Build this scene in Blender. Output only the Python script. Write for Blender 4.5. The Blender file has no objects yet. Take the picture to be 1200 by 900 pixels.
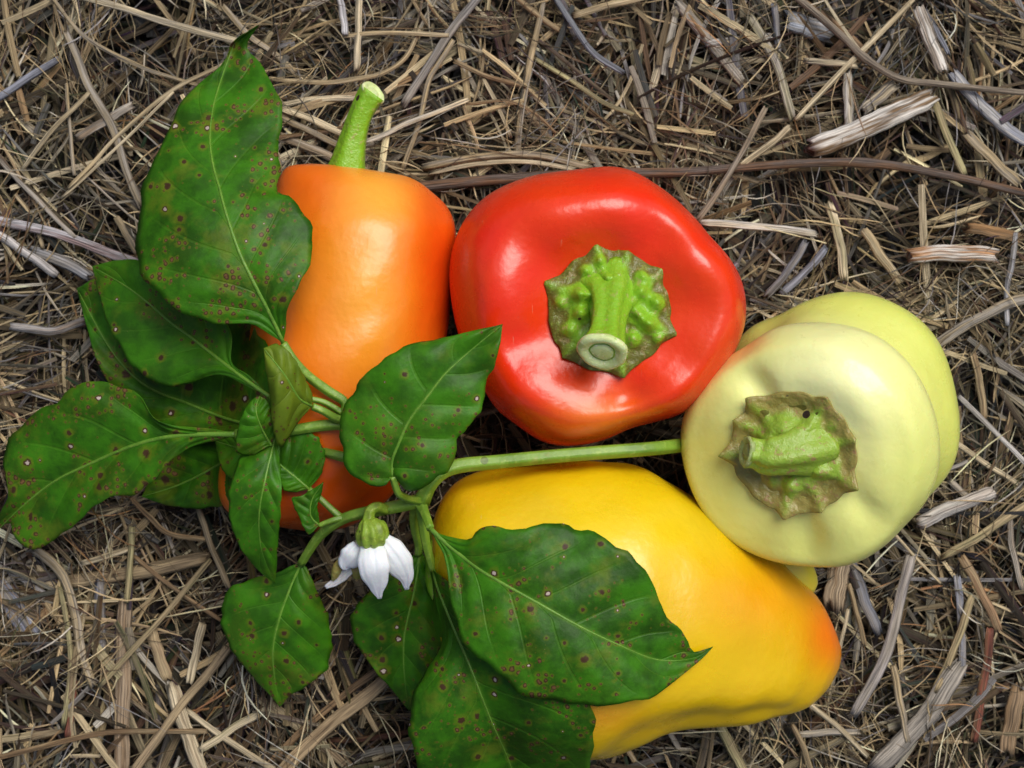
import bpy, math, random
import numpy as np
from mathutils import Vector
from mathutils.bvhtree import BVHTree

random.seed(7); RNG = np.random.default_rng(11)
sc = bpy.context.scene
col = sc.collection

# ------------------------------------------------------------------ camera, sky, sun, exposure
S = 0.00027            # metres on the mulch for one pixel of the 1200 px wide photograph
H = 0.55               # camera height above the mulch
cam = bpy.data.cameras.new('camera'); cam_o = bpy.data.objects.new('camera', cam); col.objects.link(cam_o)
cam_o.location = (0, 0, H); cam_o.rotation_euler = (0, 0, 0)
cam.sensor_fit = 'HORIZONTAL'; cam.sensor_width = 36
cam.angle = 2*math.atan(600*S/H)
cam.clip_start = 0.01; cam.clip_end = 50
cam.dof.use_dof = True; cam.dof.focus_distance = H-0.055; cam.dof.aperture_fstop = 20
sc.camera = cam_o

world = bpy.data.worlds.new('World'); sc.world = world; world.use_nodes = True
wn = world.node_tree.nodes; wl = world.node_tree.links
sky = wn.new('ShaderNodeTexSky'); sky.sky_type = 'NISHITA'; sky.sun_disc = False
SUN_EL, SUN_AZ = math.radians(58), math.radians(38)     # azimuth clockwise from image-up (+Y)
sky.sun_elevation = SUN_EL; sky.sun_rotation = SUN_AZ
sky.air_density = 1.0; sky.dust_density = 5.0; sky.ozone_density = 0.8
wl.new(sky.outputs[0], wn['Background'].inputs[0]); wn['Background'].inputs[1].default_value = 0.052

sun = bpy.data.lights.new('sun', 'SUN'); sun_o = bpy.data.objects.new('sun', sun); col.objects.link(sun_o)
sun.energy = 1.5; sun.angle = math.radians(38); sun.color = (1.0, 0.98, 0.93)
d = Vector((math.sin(SUN_AZ)*math.cos(SUN_EL), math.cos(SUN_AZ)*math.cos(SUN_EL), math.sin(SUN_EL)))
sun_o.rotation_euler = d.to_track_quat('Z', 'Y').to_euler(); sun_o.location = d*2

sc.view_settings.view_transform = 'Standard'; sc.view_settings.look = 'None'
sc.view_settings.exposure = 0.69; sc.view_settings.gamma = 1.0; sc.view_settings.use_curve_mapping = False
sc.cycles.use_denoising = True

# ------------------------------------------------------------------ helpers
def at(px, py, z=0.0):
    k = S*(H-z)/H
    return np.array(((px-600)*k, (450-py)*k, z))

def catmull(P, n):
    """n points spread evenly by length over a Catmull-Rom curve through P"""
    P = np.asarray(P, float)
    if len(P) == 2:
        return P[0]+(P[1]-P[0])*np.linspace(0, 1, n)[:, None]
    Q = np.vstack([2*P[0]-P[1], P, 2*P[-1]-P[-2]])
    out = []
    for i in range(1, len(Q)-2):
        p0, p1, p2, p3 = Q[i-1], Q[i], Q[i+1], Q[i+2]
        t = np.linspace(0, 1, 14, endpoint=False)[:, None]
        out.append(.5*((2*p1)+(-p0+p2)*t+(2*p0-5*p1+4*p2-p3)*t*t+(-p0+3*p1-3*p2+p3)*t**3))
    out = np.vstack(out+[P[-1:]])
    seg = np.linalg.norm(np.diff(out[:, :min(3, P.shape[1])], axis=0), axis=1)
    s = np.concatenate([[0], np.cumsum(seg)]); s /= s[-1]
    q = np.linspace(0, 1, n)
    return np.stack([np.interp(q, s, out[:, k]) for k in range(out.shape[1])], 1)

def sstep(a, b, x):
    t = np.clip((np.asarray(x, float)-a)/(b-a), 0, 1); return t*t*(3-2*t)

def new_mesh(name, verts, faces, mat, parent=None, base=(0, 0, 0), smooth=True, cols=None, cols2=None, uv=None):
    me = bpy.data.meshes.new(name)
    me.from_pydata([tuple(v) for v in (np.asarray(verts)-np.asarray(base))], [], [tuple(int(i) for i in f) for f in faces])
    if smooth: me.polygons.foreach_set('use_smooth', [True]*len(me.polygons))
    for nm, c in (('col', cols), ('col2', cols2)):
        if c is not None:
            c = np.asarray(c, float)
            if c.shape[1] == 3: c = np.hstack([c, np.ones((len(c), 1))])
            a = me.color_attributes.new(nm, 'FLOAT_COLOR', 'POINT'); a.data.foreach_set('color', c.ravel())
    if uv is not None:
        a = me.attributes.new('st', 'FLOAT_VECTOR', 'POINT')
        u = np.asarray(uv, float)
        if u.shape[1] == 2: u = np.hstack([u, np.zeros((len(u), 1))])
        a.data.foreach_set('vector', u.ravel())
    me.materials.append(mat); me.update()
    o = bpy.data.objects.new(name, me); col.objects.link(o)
    if parent is not None: o.parent = parent
    else: o.location = base
    return o

def tag(o, label=None, cat=None, group=None, kind=None):
    for k, v in (('label', label), ('category', cat), ('group', group), ('kind', kind)):
        if v: o[k] = v
    return o

def empty(name, loc, label, cat, group=None):
    o = bpy.data.objects.new(name, None); col.objects.link(o); o.location = loc
    o.empty_display_size = .01
    return tag(o, label, cat, group)

def grid_faces(n, m, closed=True):
    """n rings of m points"""
    f = []
    for i in range(n-1):
        for j in range(m if closed else m-1):
            k = (j+1) % m
            f.append((i*m+j, i*m+k, (i+1)*m+k, (i+1)*m+j))
    return f

def sweep(P, R, m=12, ribs=0, ribamp=0.0, flat=1.0, jag=0.0, up=(0, 0, 1), rng=None, prof=None):
    """tube along the points P with radii R; returns verts, faces, st(along, across)"""
    P = np.asarray(P, float); n = len(P)
    T = np.gradient(P, axis=0); T /= np.linalg.norm(T, axis=1)[:, None]+1e-12
    upv = np.tile(np.asarray(up, float), (n, 1))
    side = np.cross(upv, T); bad = np.linalg.norm(side, axis=1) < .15
    side[bad] = np.cross(np.tile([1., .2, 0], (n, 1)), T)[bad]
    side /= np.linalg.norm(side, axis=1)[:, None]; nor = np.cross(T, side)
    th = np.linspace(0, 2*math.pi, m, endpoint=False)
    rad = 1+ribamp*np.cos(ribs*th) if ribs else np.ones(m)
    if prof is not None: rad = prof(th)
    s = np.concatenate([[0], np.cumsum(np.linalg.norm(np.diff(P, axis=0), axis=1))])
    V = np.zeros((n, m, 3)); st = np.zeros((n, m, 3))
    for i in range(n):
        V[i] = P[i]+R[i]*rad[:, None]*(np.cos(th)[:, None]*side[i]+flat*np.sin(th)[:, None]*nor[i])
        st[i, :, 0] = s[i]; st[i, :, 1] = th/(2*math.pi)*4*np.mean(R)
    if jag:
        r = rng or RNG
        V[0] -= T[0]*r.uniform(0, jag, m)[:, None]; V[-1] += T[-1]*r.uniform(0, jag, m)[:, None]
    F = grid_faces(n, m)
    V = V.reshape(-1, 3); st = st.reshape(-1, 3)
    a, b = len(V), len(V)+1
    V = np.vstack([V, P[0], P[-1]]); st = np.vstack([st, st[0], st[-1]])
    F += [(a, (j+1) % m, j) for j in range(m)] + [(b, (n-1)*m+j, (n-1)*m+(j+1) % m) for j in range(m)]
    return V, F, st

def tube_px(pts, n=24, **kw):
    """pts: (px, py, z, radius_px)"""
    C = catmull(pts, n)
    P = np.array([at(x, y, z) for x, y, z, r in C]); R = C[:, 3]*S*(H-C[:, 2])/H
    return sweep(P, R, **kw)

# ------------------------------------------------------------------ materials
class NT:
    def __init__(s, name):
        s.m = bpy.data.materials.new(name); s.m.use_nodes = True
        s.t = s.m.node_tree; s.b = s.t.nodes['Principled BSDF']; s.out = s.t.nodes['Material Output']
    def n(s, typ, **kw):
        o = s.t.nodes.new(typ)
        for k, v in kw.items():
            if k.startswith('i_'):
                key = k[2:]; key = int(key) if key.isdigit() else key.replace('_', ' ')
                s.put(o.inputs[key], v)
            else: setattr(o, k, v)
        return o
    def put(s, sock, v):
        if isinstance(v, bpy.types.NodeSocket): s.t.links.new(v, sock)
        else: sock.default_value = v
    def math(s, op, a, b=0.0, c=None):
        o = s.t.nodes.new('ShaderNodeMath'); o.operation = op; s.put(o.inputs[0], a); s.put(o.inputs[1], b)
        if c is not None: s.put(o.inputs[2], c)
        return o.outputs[0]
    def mix(s, f, a, b, mode='MIX'):
        o = s.t.nodes.new('ShaderNodeMix'); o.data_type = 'RGBA'; o.blend_type = mode
        s.put(o.inputs[0], f)
        for k, v in ((6, a), (7, b)):
            s.put(o.inputs[k], v if isinstance(v, bpy.types.NodeSocket) else (*v, 1))
        return o.outputs[2]
    def ramp(s, x, lo, hi):
        o = s.t.nodes.new('ShaderNodeMapRange'); o.interpolation_type = 'SMOOTHSTEP'
        s.put(o.inputs[0], x); s.put(o.inputs[1], lo); s.put(o.inputs[2], hi)
        return o.outputs[0]
    def noise(s, vec, scale, detail=3, rough=.55):
        o = s.n('ShaderNodeTexNoise'); s.put(o.inputs['Vector'], vec)
        o.inputs['Scale'].default_value = scale; o.inputs['Detail'].default_value = detail
        o.inputs['Roughness'].default_value = rough
        return o.outputs[0]
    def coords(s): return s.n('ShaderNodeTexCoord').outputs['Object']
    def attr(s, nm): return s.n('ShaderNodeAttribute', attribute_name=nm)
    def bump(s, h, strength, dist):
        o = s.n('ShaderNodeBump'); o.inputs['Strength'].default_value = strength; o.inputs['Distance'].default_value = dist
        s.put(o.inputs['Height'], h); s.put(s.b.inputs['Normal'], o.outputs[0]); return o
    def set(s, **kw):
        for k, v in kw.items(): s.put(s.b.inputs[k.replace('_', ' ')], v)

def mat_soil():
    k = NT('soil'); c = k.coords()
    k.set(Base_Color=k.mix(k.noise(c, 220, 5), (.010, .007, .005), (.035, .024, .017)), Roughness=.95)
    k.bump(k.noise(c, 600, 6), .8, .002); return k.m

def mat_straw():
    k = NT('dry_straw'); a = k.attr('st').outputs['Vector']
    mp = k.n('ShaderNodeMapping'); k.put(mp.inputs[0], a); mp.inputs['Scale'].default_value = (60, 3300, 1)
    f1 = k.noise(mp.outputs[0], 1.0, 3, .6)
    mp2 = k.n('ShaderNodeMapping'); k.put(mp2.inputs[0], a); mp2.inputs['Scale'].default_value = (55, 900, 1)
    f2 = k.noise(mp2.outputs[0], 1.0, 3, .6)
    c1 = k.attr('col').outputs['Color']; c2 = k.attr('col2').outputs['Color']
    base = k.mix(k.ramp(f2, .42, .62), c1, c2)
    shade = k.ramp(f1, .25, .75)
    sh = k.n('ShaderNodeCombineColor'); v = k.math('MULTIPLY_ADD', shade, 1.15, .26)
    for i in range(3): k.put(sh.inputs[i], v)
    base = k.mix(1.0, base, sh.outputs[0], 'MULTIPLY')
    k.set(Base_Color=base, Roughness=.62); k.b.inputs['Specular IOR Level'].default_value = .35
    k.bump(f1, .8, .0008); return k.m

def mat_pepper(name, rough=.27, coat=.12, sss=.10):
    k = NT(name); c = k.coords(); a = k.attr('col').outputs['Color']
    mott = k.noise(c, 55, 4, .6)
    hsv = k.n('ShaderNodeHueSaturation'); k.put(hsv.inputs['Color'], a)
    k.put(hsv.inputs['Value'], k.math('MULTIPLY_ADD', mott, .22, .89))
    k.put(hsv.inputs['Hue'], k.math('MULTIPLY_ADD', k.noise(c, 38, 3), .016, .492))
    vo = k.n('ShaderNodeTexVoronoi'); k.put(vo.inputs['Vector'], c); vo.inputs['Scale'].default_value = 70
    sep = k.n('ShaderNodeSeparateColor'); k.put(sep.inputs[0], vo.outputs['Color'])
    r = k.math('MULTIPLY', k.ramp(sep.outputs[0], .8, 1.0), .035)
    sp = k.math('LESS_THAN', vo.outputs['Distance'], r)
    base = k.mix(k.math('MULTIPLY', sp, .55), hsv.outputs[0], (.12, .07, .02))
    dust = k.math('MULTIPLY', k.ramp(k.noise(c, 1500, 3, .7), .66, .76), k.ramp(k.noise(c, 45, 3), .45, .7))
    base = k.mix(k.math('MULTIPLY', dust, .35), base, (.45, .36, .22))
    mp = k.n('ShaderNodeMapping'); k.put(mp.inputs[0], c); mp.inputs['Scale'].default_value = (900, 70, 300); mp.inputs['Rotation'].default_value = (.4, .3, .7)
    scr = k.math('MULTIPLY', k.ramp(k.noise(mp.outputs[0], 1.0, 2), .70, .76), k.ramp(k.noise(c, 60, 2), .5, .65))
    base = k.mix(k.math('MULTIPLY', scr, .22), base, (.62, .5, .32))
    k.set(Base_Color=base, Roughness=k.math('ADD', k.math('MULTIPLY_ADD', k.noise(c, 70, 5, .65), .22, rough-.11), k.math('MULTIPLY', dust, .25)))
    b = k.b.inputs
    b['Subsurface Weight'].default_value = sss; b['Subsurface Radius'].default_value = (1, .45, .15); b['Subsurface Scale'].default_value = .004
    b['Coat Weight'].default_value = coat; b['Coat Roughness'].default_value = .24
    hh = k.math('ADD', k.noise(c, 75, 3), k.math('MULTIPLY', k.noise(c, 900, 3), .08))
    k.bump(hh, .42, .0016); return k.m

def mat_green(name, lo, mid, hi, brown=.3, rough=.4, scale=120):
    """stems and calyces: greens with corky brown flecks"""
    k = NT(name); c = k.coords()
    n1 = k.noise(c, scale, 4, .6); n2 = k.noise(c, scale*3.3, 4, .65)
    base = k.mix(k.ramp(n1, .32, .62), lo, mid); base = k.mix(k.ramp(n2, .52, .72), base, hi)
    n3 = k.noise(c, scale*1.9, 5, .7)
    base = k.mix(k.math('MULTIPLY', k.ramp(n3, .60, .68), brown), base, (.34, .22, .08))
    vo = k.n('ShaderNodeTexVoronoi'); k.put(vo.inputs['Vector'], c); vo.inputs['Scale'].default_value = 260
    sep = k.n('ShaderNodeSeparateColor'); k.put(sep.inputs[0], vo.outputs['Color'])
    r = k.math('MULTIPLY', k.ramp(sep.outputs[1], .82, 1.0), .34)
    base = k.mix(k.math('MULTIPLY', k.math('LESS_THAN', vo.outputs['Distance'], r), min(1, brown*2.2)), base, (.035, .022, .012))
    k.set(Base_Color=base, Roughness=rough)
    k.b.inputs['Subsurface Weight'].default_value = .1; k.b.inputs['Subsurface Scale'].default_value = .002
    k.bump(n2, .3, .0008); return k.m

def mat_calyx(name, web, rib, tip, cork, amount):
    """bright green ribs and warts on an olive web with corky scars; the wart mask is stored on the mesh"""
    k = NT(name); c = k.coords(); g = k.attr('col').outputs['Fac']
    n1 = k.noise(c, 240, 4, .6); n2 = k.noise(c, 620, 4, .65)
    f = k.math('ADD', g, k.math('MULTIPLY', k.math('SUBTRACT', n1, .5), .7))
    base = k.mix(k.ramp(f, .10, .55), web, rib); base = k.mix(k.math('MULTIPLY', k.ramp(n2, .5, .75), .5), base, tip)
    base = k.mix(k.math('MULTIPLY', k.ramp(k.noise(c, 330, 5, .7), .56, .66), amount), base, cork)
    vo = k.n('ShaderNodeTexVoronoi'); k.put(vo.inputs['Vector'], c); vo.inputs['Scale'].default_value = 210
    sep = k.n('ShaderNodeSeparateColor'); k.put(sep.inputs[0], vo.outputs['Color'])
    r = k.math('MULTIPLY', k.ramp(sep.outputs[1], .80, 1.0), .30)
    q = k.math('DIVIDE', vo.outputs['Distance'], k.math('ADD', r, .0001))
    base = k.mix(k.math('LESS_THAN', q, 1.0), base, (.03, .016, .01))
    base = k.mix(k.math('MULTIPLY', k.math('LESS_THAN', q, .6), k.math('GREATER_THAN', sep.outputs[0], .5)), base, (.42, .32, .22))
    k.set(Base_Color=base, Roughness=.33)
    k.b.inputs['Subsurface Weight'].default_value = .1; k.b.inputs['Subsurface Scale'].default_value = .002
    k.bump(k.math('ADD', n1, k.math('MULTIPLY', n2, .6)), .55, .0012); return k.m

def mat_leaf(name, g1, g2, veinc, spots=1.0, trans=.12):
    k = NT(name); c = k.coords(); a = k.n('ShaderNodeSeparateXYZ'); k.put(a.inputs[0], k.attr('st').outputs['Vector'])
    u, v, t = a.outputs[0], a.outputs[1], a.outputs[2]
    av = k.math('ABSOLUTE', v)
    base = k.mix(k.ramp(k.noise(c, 85, 5, .65), .34, .66), g1, g2)
    # yellowing blotches
    yl = k.ramp(k.noise(c, 95, 4, .6), .52, .72)
    base = k.mix(k.math('MULTIPLY', yl, .48*spots), base, (.14, .19, .012))
    # side veins
    f = k.math('FRACT', u); dv = k.math('MINIMUM', f, k.math('SUBTRACT', 1.0, f))
    vm = k.math('SUBTRACT', 1.0, k.ramp(dv, .012, .055))
    vm = k.math('MULTIPLY', vm, k.math('SUBTRACT', 1.0, k.ramp(av, .55, .95)))
    mv = k.math('SUBTRACT', 1.0, k.ramp(av, .0, .05))
    base = k.mix(k.math('MULTIPLY', vm, .16), base, veinc)
    base = k.mix(k.math('MULTIPLY', mv, .5), base, veinc)
    # leaf spots: yellow halo, brown ring, some with a papery pale centre; two sizes
    clus = k.ramp(k.noise(c, 62, 3), .45, .60)
    rnd = k.n('ShaderNodeObjectInfo').outputs['Random']; amt = k.math('MULTIPLY_ADD', rnd, .45, .8)
    base = k.mix(k.math('MULTIPLY', clus, k.math('MULTIPLY', rnd, .28*spots)), base, (.13, .17, .008))
    wob = k.math('MULTIPLY', k.math('SUBTRACT', k.noise(c, 1000, 2), .5), 1.5)
    for sc_, thr, rmax, pale in ((520, .05, .29, False), (205, .66, .165, True)):
        vo = k.n('ShaderNodeTexVoronoi', voronoi_dimensions='2D'); k.put(vo.inputs['Vector'], c); vo.inputs['Scale'].default_value = sc_
        sep = k.n('ShaderNodeSeparateColor'); k.put(sep.inputs[0], vo.outputs['Color'])
        r = k.math('MULTIPLY', k.math('POWER', k.ramp(sep.outputs[0], thr, 1.0), 1.5), k.math('MULTIPLY', amt, rmax*1.25*spots))
        if not pale: r = k.math('MULTIPLY', r, clus)
        dd = k.math('ADD', vo.outputs['Distance'], k.math('MULTIPLY', wob, r))
        q = k.math('DIVIDE', dd, k.math('ADD', r, .0001))
        halo = k.math('SUBTRACT', 1.0, k.ramp(q, 1.0, 3.0))
        base = k.mix(k.math('MULTIPLY', halo, .5), base, (.16, .19, .010))
        base = k.mix(k.math('SUBTRACT', 1.0, k.ramp(q, .8, 1.25)), base, (.060, .030, .013))
        inn = k.math('SUBTRACT', 1.0, k.ramp(q, .42, .68))
        if pale:
            base = k.mix(k.math('MULTIPLY', inn, k.ramp(sep.outputs[1], .70, .74)), base, (.56, .47, .40))
        else:
            base = k.mix(k.math('MULTIPLY', inn, .6), base, (.24, .13, .05))
    k.set(Base_Color=base, Roughness=k.math('MULTIPLY_ADD', k.noise(c, 140, 3), .16, .40))
    k.b.inputs['Specular IOR Level'].default_value = .24
    hgt = k.math('MULTIPLY', vm, -.3)
    hgt = k.math('ADD', hgt, k.math('MULTIPLY', k.noise(c, 210, 4), .8))
    k.bump(hgt, .5, .0009)
    tr = k.n('ShaderNodeBsdfTranslucent'); k.put(tr.inputs[0], k.mix(.5, base, (.16, .34, .02)))
    mx = k.n('ShaderNodeMixShader'); mx.inputs[0].default_value = trans
    k.t.links.new(k.b.outputs[0], mx.inputs[1]); k.t.links.new(tr.outputs[0], mx.inputs[2]); k.t.links.new(mx.outputs[0], k.out.inputs[0])
    return k.m

def mat_petal():
    k = NT('white_petal'); c = k.coords(); a = k.attr('col').outputs['Color']
    k.set(Base_Color=k.mix(k.math('MULTIPLY', k.noise(c, 500, 4), .25), a, (.62, .62, .82)), Roughness=.45)
    k.b.inputs['Subsurface Weight'].default_value = .2; k.b.inputs['Subsurface Scale'].default_value = .002
    k.bump(k.noise(c, 700, 3), .25, .0006); return k.m

M_SOIL = mat_soil(); M_STRAW = mat_straw()
M_RED = mat_pepper('red_pepper_skin'); M_ORANGE = mat_pepper('orange_pepper_skin', rough=.30, coat=.12, sss=.18)
M_YELLOW = mat_pepper('yellow_pepper_skin', rough=.29, coat=.12, sss=.18); M_PALE = mat_pepper('pale_pepper_skin', rough=.28, coat=.14, sss=.25)
M_CALYX = mat_calyx('calyx_green', (.13, .125, .014), (.22, .46, .018), (.36, .54, .08), (.46, .34, .16), .55)
M_CALYX2 = mat_calyx('calyx_olive', (.30, .25, .06), (.27, .42, .04), (.42, .46, .14), (.34, .20, .09), .85)
M_CUP = mat_green('flower_cup_green', (.15, .22, .02), (.24, .38, .03), (.36, .48, .07), .35, .42, 300)
M_STEM = mat_green('stem_green', (.12, .24, .02), (.20, .36, .035), (.30, .45, .07), .25, .42, 110)
M_CUT = mat_green('cut_stem', (.50, .62, .22), (.66, .76, .36), (.85, .88, .58), .10, .45, 240)
M_CUT2 = mat_green('browned_cut_stem', (.26, .34, .10), (.36, .46, .16), (.46, .52, .24), .35, .5, 240)
M_LEAF = mat_leaf('spotted_leaf', (.018, .075, .002), (.044, .190, .004), (.12, .27, .02), 1.15)
M_LEAF2 = mat_leaf('clean_leaf', (.024, .098, .003), (.052, .215, .005), (.13, .32, .03), .72)
M_YOUNG = mat_leaf('young_leaf', (.10, .17, .010), (.16, .24, .015), (.24, .32, .04), .5, .2)
M_RIB = mat_green('midrib_green', (.09, .22, .015), (.13, .28, .025), (.18, .32, .04), .1, .45, 200)
M_PETAL = mat_petal()

# ------------------------------------------------------------------ the ground: soil under a deep mat of straw
n = 60; g = np.linspace(-1.2, 1.2, n); X, Y = np.meshgrid(g, g)
Z = -.024+.002*np.sin(X*23)*np.cos(Y*31)
ground = new_mesh('ground', np.stack([X, Y, Z], 2).reshape(-1, 3), grid_faces(n, n, False), M_SOIL)
tag(ground, 'dark soil under the straw mulch', 'ground', kind='structure')

PAL = np.array([(.40, .30, .16), (.52, .42, .25), (.62, .53, .36), (.30, .22, .12), (.20, .125, .06),
                (.33, .29, .23), (.42, .39, .34), (.26, .25, .26), (.10, .06, .035), (.36, .19, .08)])
PAL = (PAL*.92+.08*PAL.mean(1, keepdims=True))*np.array((1.02, 1.0, .95))
PALP = np.array([.22, .17, .07, .15, .11, .10, .06, .05, .05, .02])

def vnoise(x, y, f, seed):
    r = np.random.default_rng(seed); ph = r.uniform(0, 6.28, (5, 3)); k = r.normal(0, f, (5, 2))
    return sum(np.sin(x*k[i, 0]+y*k[i, 1]+ph[i, 0]) for i in range(5))/2.2

def strands(N, L, Wd, zlo, zhi, bend, K, wx, wy, clump, tilt, bright=1.0, mid=(0, 0)):
    r = RNG
    nc = max(1, N//clump)
    cx = r.uniform(-wx, wx, nc); cy = r.uniform(-wy, wy, nc)+mid[1]
    cphi = vnoise(cx, cy, 26, 5)*1.5+r.normal(0, .75, nc)+r.choice([0, 1.2, -1.0], nc)
    ci = r.integers(0, nc, N)
    spread = r.uniform(.25, 1.0, nc)[ci]
    x = cx[ci]+r.normal(0, .0085, N)*spread; y = cy[ci]+r.normal(0, .0085, N)*spread
    phi = cphi[ci]+r.normal(0, .30, N)*spread
    ccol = r.choice(len(PAL), nc, p=PALP); pick = np.where(r.random(N) < .5, ccol[ci], r.choice(len(PAL), N, p=PALP))
    ln = r.uniform(*L, N)*r.uniform(.55, 1.0, N); w = r.uniform(*Wd, N)
    kap = r.normal(0, bend, N)/ln
    z = r.uniform(0, 1, N)**.8*(zhi-zlo)+zlo
    z = z+.0035*vnoise(x, y, 60, 9)
    sl = r.normal(0, tilt, N)
    s = np.linspace(-.5, .5, K)[None, :]*ln[:, None]
    head = phi[:, None]+kap[:, None]*s+(r.normal(0, bend*.5, N)/ln**2)[:, None]*s*s*2
    dx = np.cos(head); dy = np.sin(head); ds = (ln/(K-1))[:, None]
    px = x[:, None]+np.cumsum(dx*ds, 1)-(.5*ln*np.cos(phi))[:, None]; py = y[:, None]+np.cumsum(dy*ds, 1)-(.5*ln*np.sin(phi))[:, None]
    pz = z[:, None]+sl[:, None]*s+(r.normal(0, .10, N)/ln)[:, None]*s*s
    pz = np.clip(pz, -.023, zhi+.0022)
    taper = np.minimum(1, np.minimum(np.linspace(.25, 4, K), np.linspace(4, .15, K)))[None, :]
    taper = np.where((w > .0011)[:, None], np.maximum(taper, .8), taper)
    hw = (w[:, None]*.5)*taper
    roll = r.normal(0, .55, N)[:, None]
    nx, ny = -dy, dx
    V = np.zeros((N, K, 3, 3))
    arch = (r.uniform(.1, .75, N)*w)[:, None]*.6
    for j, q in enumerate((-1, 0, 1)):
        V[:, :, j, 0] = px+nx*hw*q*np.cos(roll); V[:, :, j, 1] = py+ny*hw*q*np.cos(roll)
        V[:, :, j, 2] = pz+hw*q*np.sin(roll)+(arch if q == 0 else 0)
    st = np.zeros((N, K, 3, 3)); off = r.uniform(0, 9, N)
    st[..., 0] = (s+off[:, None])[:, :, None]; st[..., 1] = (np.array([-1, 0, 1])[None, None, :]*hw[:, :, None])+off[:, None, None]
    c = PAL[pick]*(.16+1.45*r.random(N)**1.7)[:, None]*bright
    c2 = c*r.uniform(.45, .95, N)[:, None]+r.normal(0, .012, (N, 3))
    C1 = np.repeat(np.clip(c, .01, .85), K*3, 0); C2 = np.repeat(np.clip(c2, .01, .85), K*3, 0)
    idx = np.arange(N*K*3).reshape(N, K, 3)
    F = np.stack([idx[:, :-1, :-1], idx[:, 1:, :-1], idx[:, 1:, 1:], idx[:, :-1, 1:]], -1).reshape(-1, 4)
    return V.reshape(-1, 3), F, C1, C2, st.reshape(-1, 3)

def fast_mesh(name, packs, mat):
    off = 0; Vs, Fs, A, B, U = [], [], [], [], []
    for V, F, c1, c2, st in packs:
        Vs.append(V); Fs.append(F+off); A.append(c1); B.append(c2); U.append(st); off += len(V)
    V = np.vstack(Vs); F = np.vstack(Fs)
    me = bpy.data.meshes.new(name); me.vertices.add(len(V)); me.vertices.foreach_set('co', V.astype(np.float32).ravel())
    me.loops.add(F.size); me.loops.foreach_set('vertex_index', F.astype(np.int32).ravel())
    me.polygons.add(len(F)); me.polygons.foreach_set('loop_start', np.arange(0, F.size, 4, dtype=np.int32))
    me.polygons.foreach_set('use_smooth', np.ones(len(F), bool))
    me.update(calc_edges=True); me.validate()
    for nm, c in (('col', np.vstack(A)), ('col2', np.vstack(B))):
        a = me.color_attributes.new(nm, 'FLOAT_COLOR', 'POINT')
        a.data.foreach_set('color', np.hstack([c, np.ones((len(c), 1))]).astype(np.float32).ravel())
    a = me.attributes.new('st', 'FLOAT_VECTOR', 'POINT'); a.data.foreach_set('vector', np.vstack(U).astype(np.float32).ravel())
    me.materials.append(mat)
    o = bpy.data.objects.new(name, me); col.objects.link(o); return o

WX, WY = .27, .22
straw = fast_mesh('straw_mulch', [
    strands(8000, (.03, .09), (.0018, .0045), -.022, -.014, .25, 4, WX, WY, 4, .06, .14),  # deepest strands near black: gap shade painted into their colour
    strands(8000, (.02, .07), (.0008, .0022), -.018, -.009, .3, 6, WX, WY, 6, .10, .32),  # dimmed colour again stands in for shade below the upper strands
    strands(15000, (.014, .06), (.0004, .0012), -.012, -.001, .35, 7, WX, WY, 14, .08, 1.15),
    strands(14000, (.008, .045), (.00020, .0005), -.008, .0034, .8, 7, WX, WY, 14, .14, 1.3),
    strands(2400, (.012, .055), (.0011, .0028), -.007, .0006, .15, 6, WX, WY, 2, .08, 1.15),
    strands(900, (.012, .05), (.0014, .0034), -.008, .0000, .12, 6, WX, .10, 2, .08, .6, (0, -.10)),  # coarse strands of the lower half, colour darkened to imitate dimmer light
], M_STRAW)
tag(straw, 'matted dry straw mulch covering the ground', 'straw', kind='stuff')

# ------------------------------------------------------------------ peppers
BODIES = []      # (verts, faces) for the drape of the leaves

def close_grid(V):
    n, m = V.shape[:2]
    F = grid_faces(n, m); W = V.reshape(-1, 3)
    a, b = len(W), len(W)+1
    W = np.vstack([W, V[0].mean(0), V[-1].mean(0)])
    F += [(a, (j+1) % m, j) for j in range(m)]+[(b, (n-1)*m+j, (n-1)*m+(j+1) % m) for j in range(m)]
    return W, F

def blobs(V, base, spots):
    """skin colour: base with smooth patches of ripening and of painted highlight, shade and bounce light (px, py, radius_px, rgb, amount)"""
    k = S*(H-V[:, 2])/H; px = V[:, 0]/k+600; py = 450-V[:, 1]/k
    C = np.tile(np.array(base, float), (len(V), 1))
    wob = 1+.22*vnoise(V[:, 0], V[:, 1], 90, 3)
    for x, y, r, rgb, am in spots:
        rx, ry = r if isinstance(r, tuple) else (r, r)
        q = np.exp(-(((px-x)/rx)**2+((py-y)/ry)**2)*wob)*am
        C = C*(1-q[:, None])+np.array(rgb)*q[:, None]
    return C

def angdent(th, c, w): return np.exp(-((np.angle(np.exp(1j*(th-c))))/w)**2)

def body_obj(V, F, mat, root, cols):
    # uneven swelling of the wall, a few tenths of a millimetre
    c = V.mean(0); nrm = V-c; nrm /= np.linalg.norm(nrm, axis=1)[:, None]
    sd = int(abs(c[0])*1e4)
    V = V+nrm*(.00055*vnoise(V[:, 0]+.7*V[:, 2], V[:, 1]-.6*V[:, 2], 95, sd)+.00028*vnoise(V[:, 0]-.8*V[:, 2], V[:, 1]+.5*V[:, 2], 210, sd+1))[:, None]
    BODIES.append((V.copy(), F))
    return new_mesh('body', V, F, mat, root, root.location, cols=cols)

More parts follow.
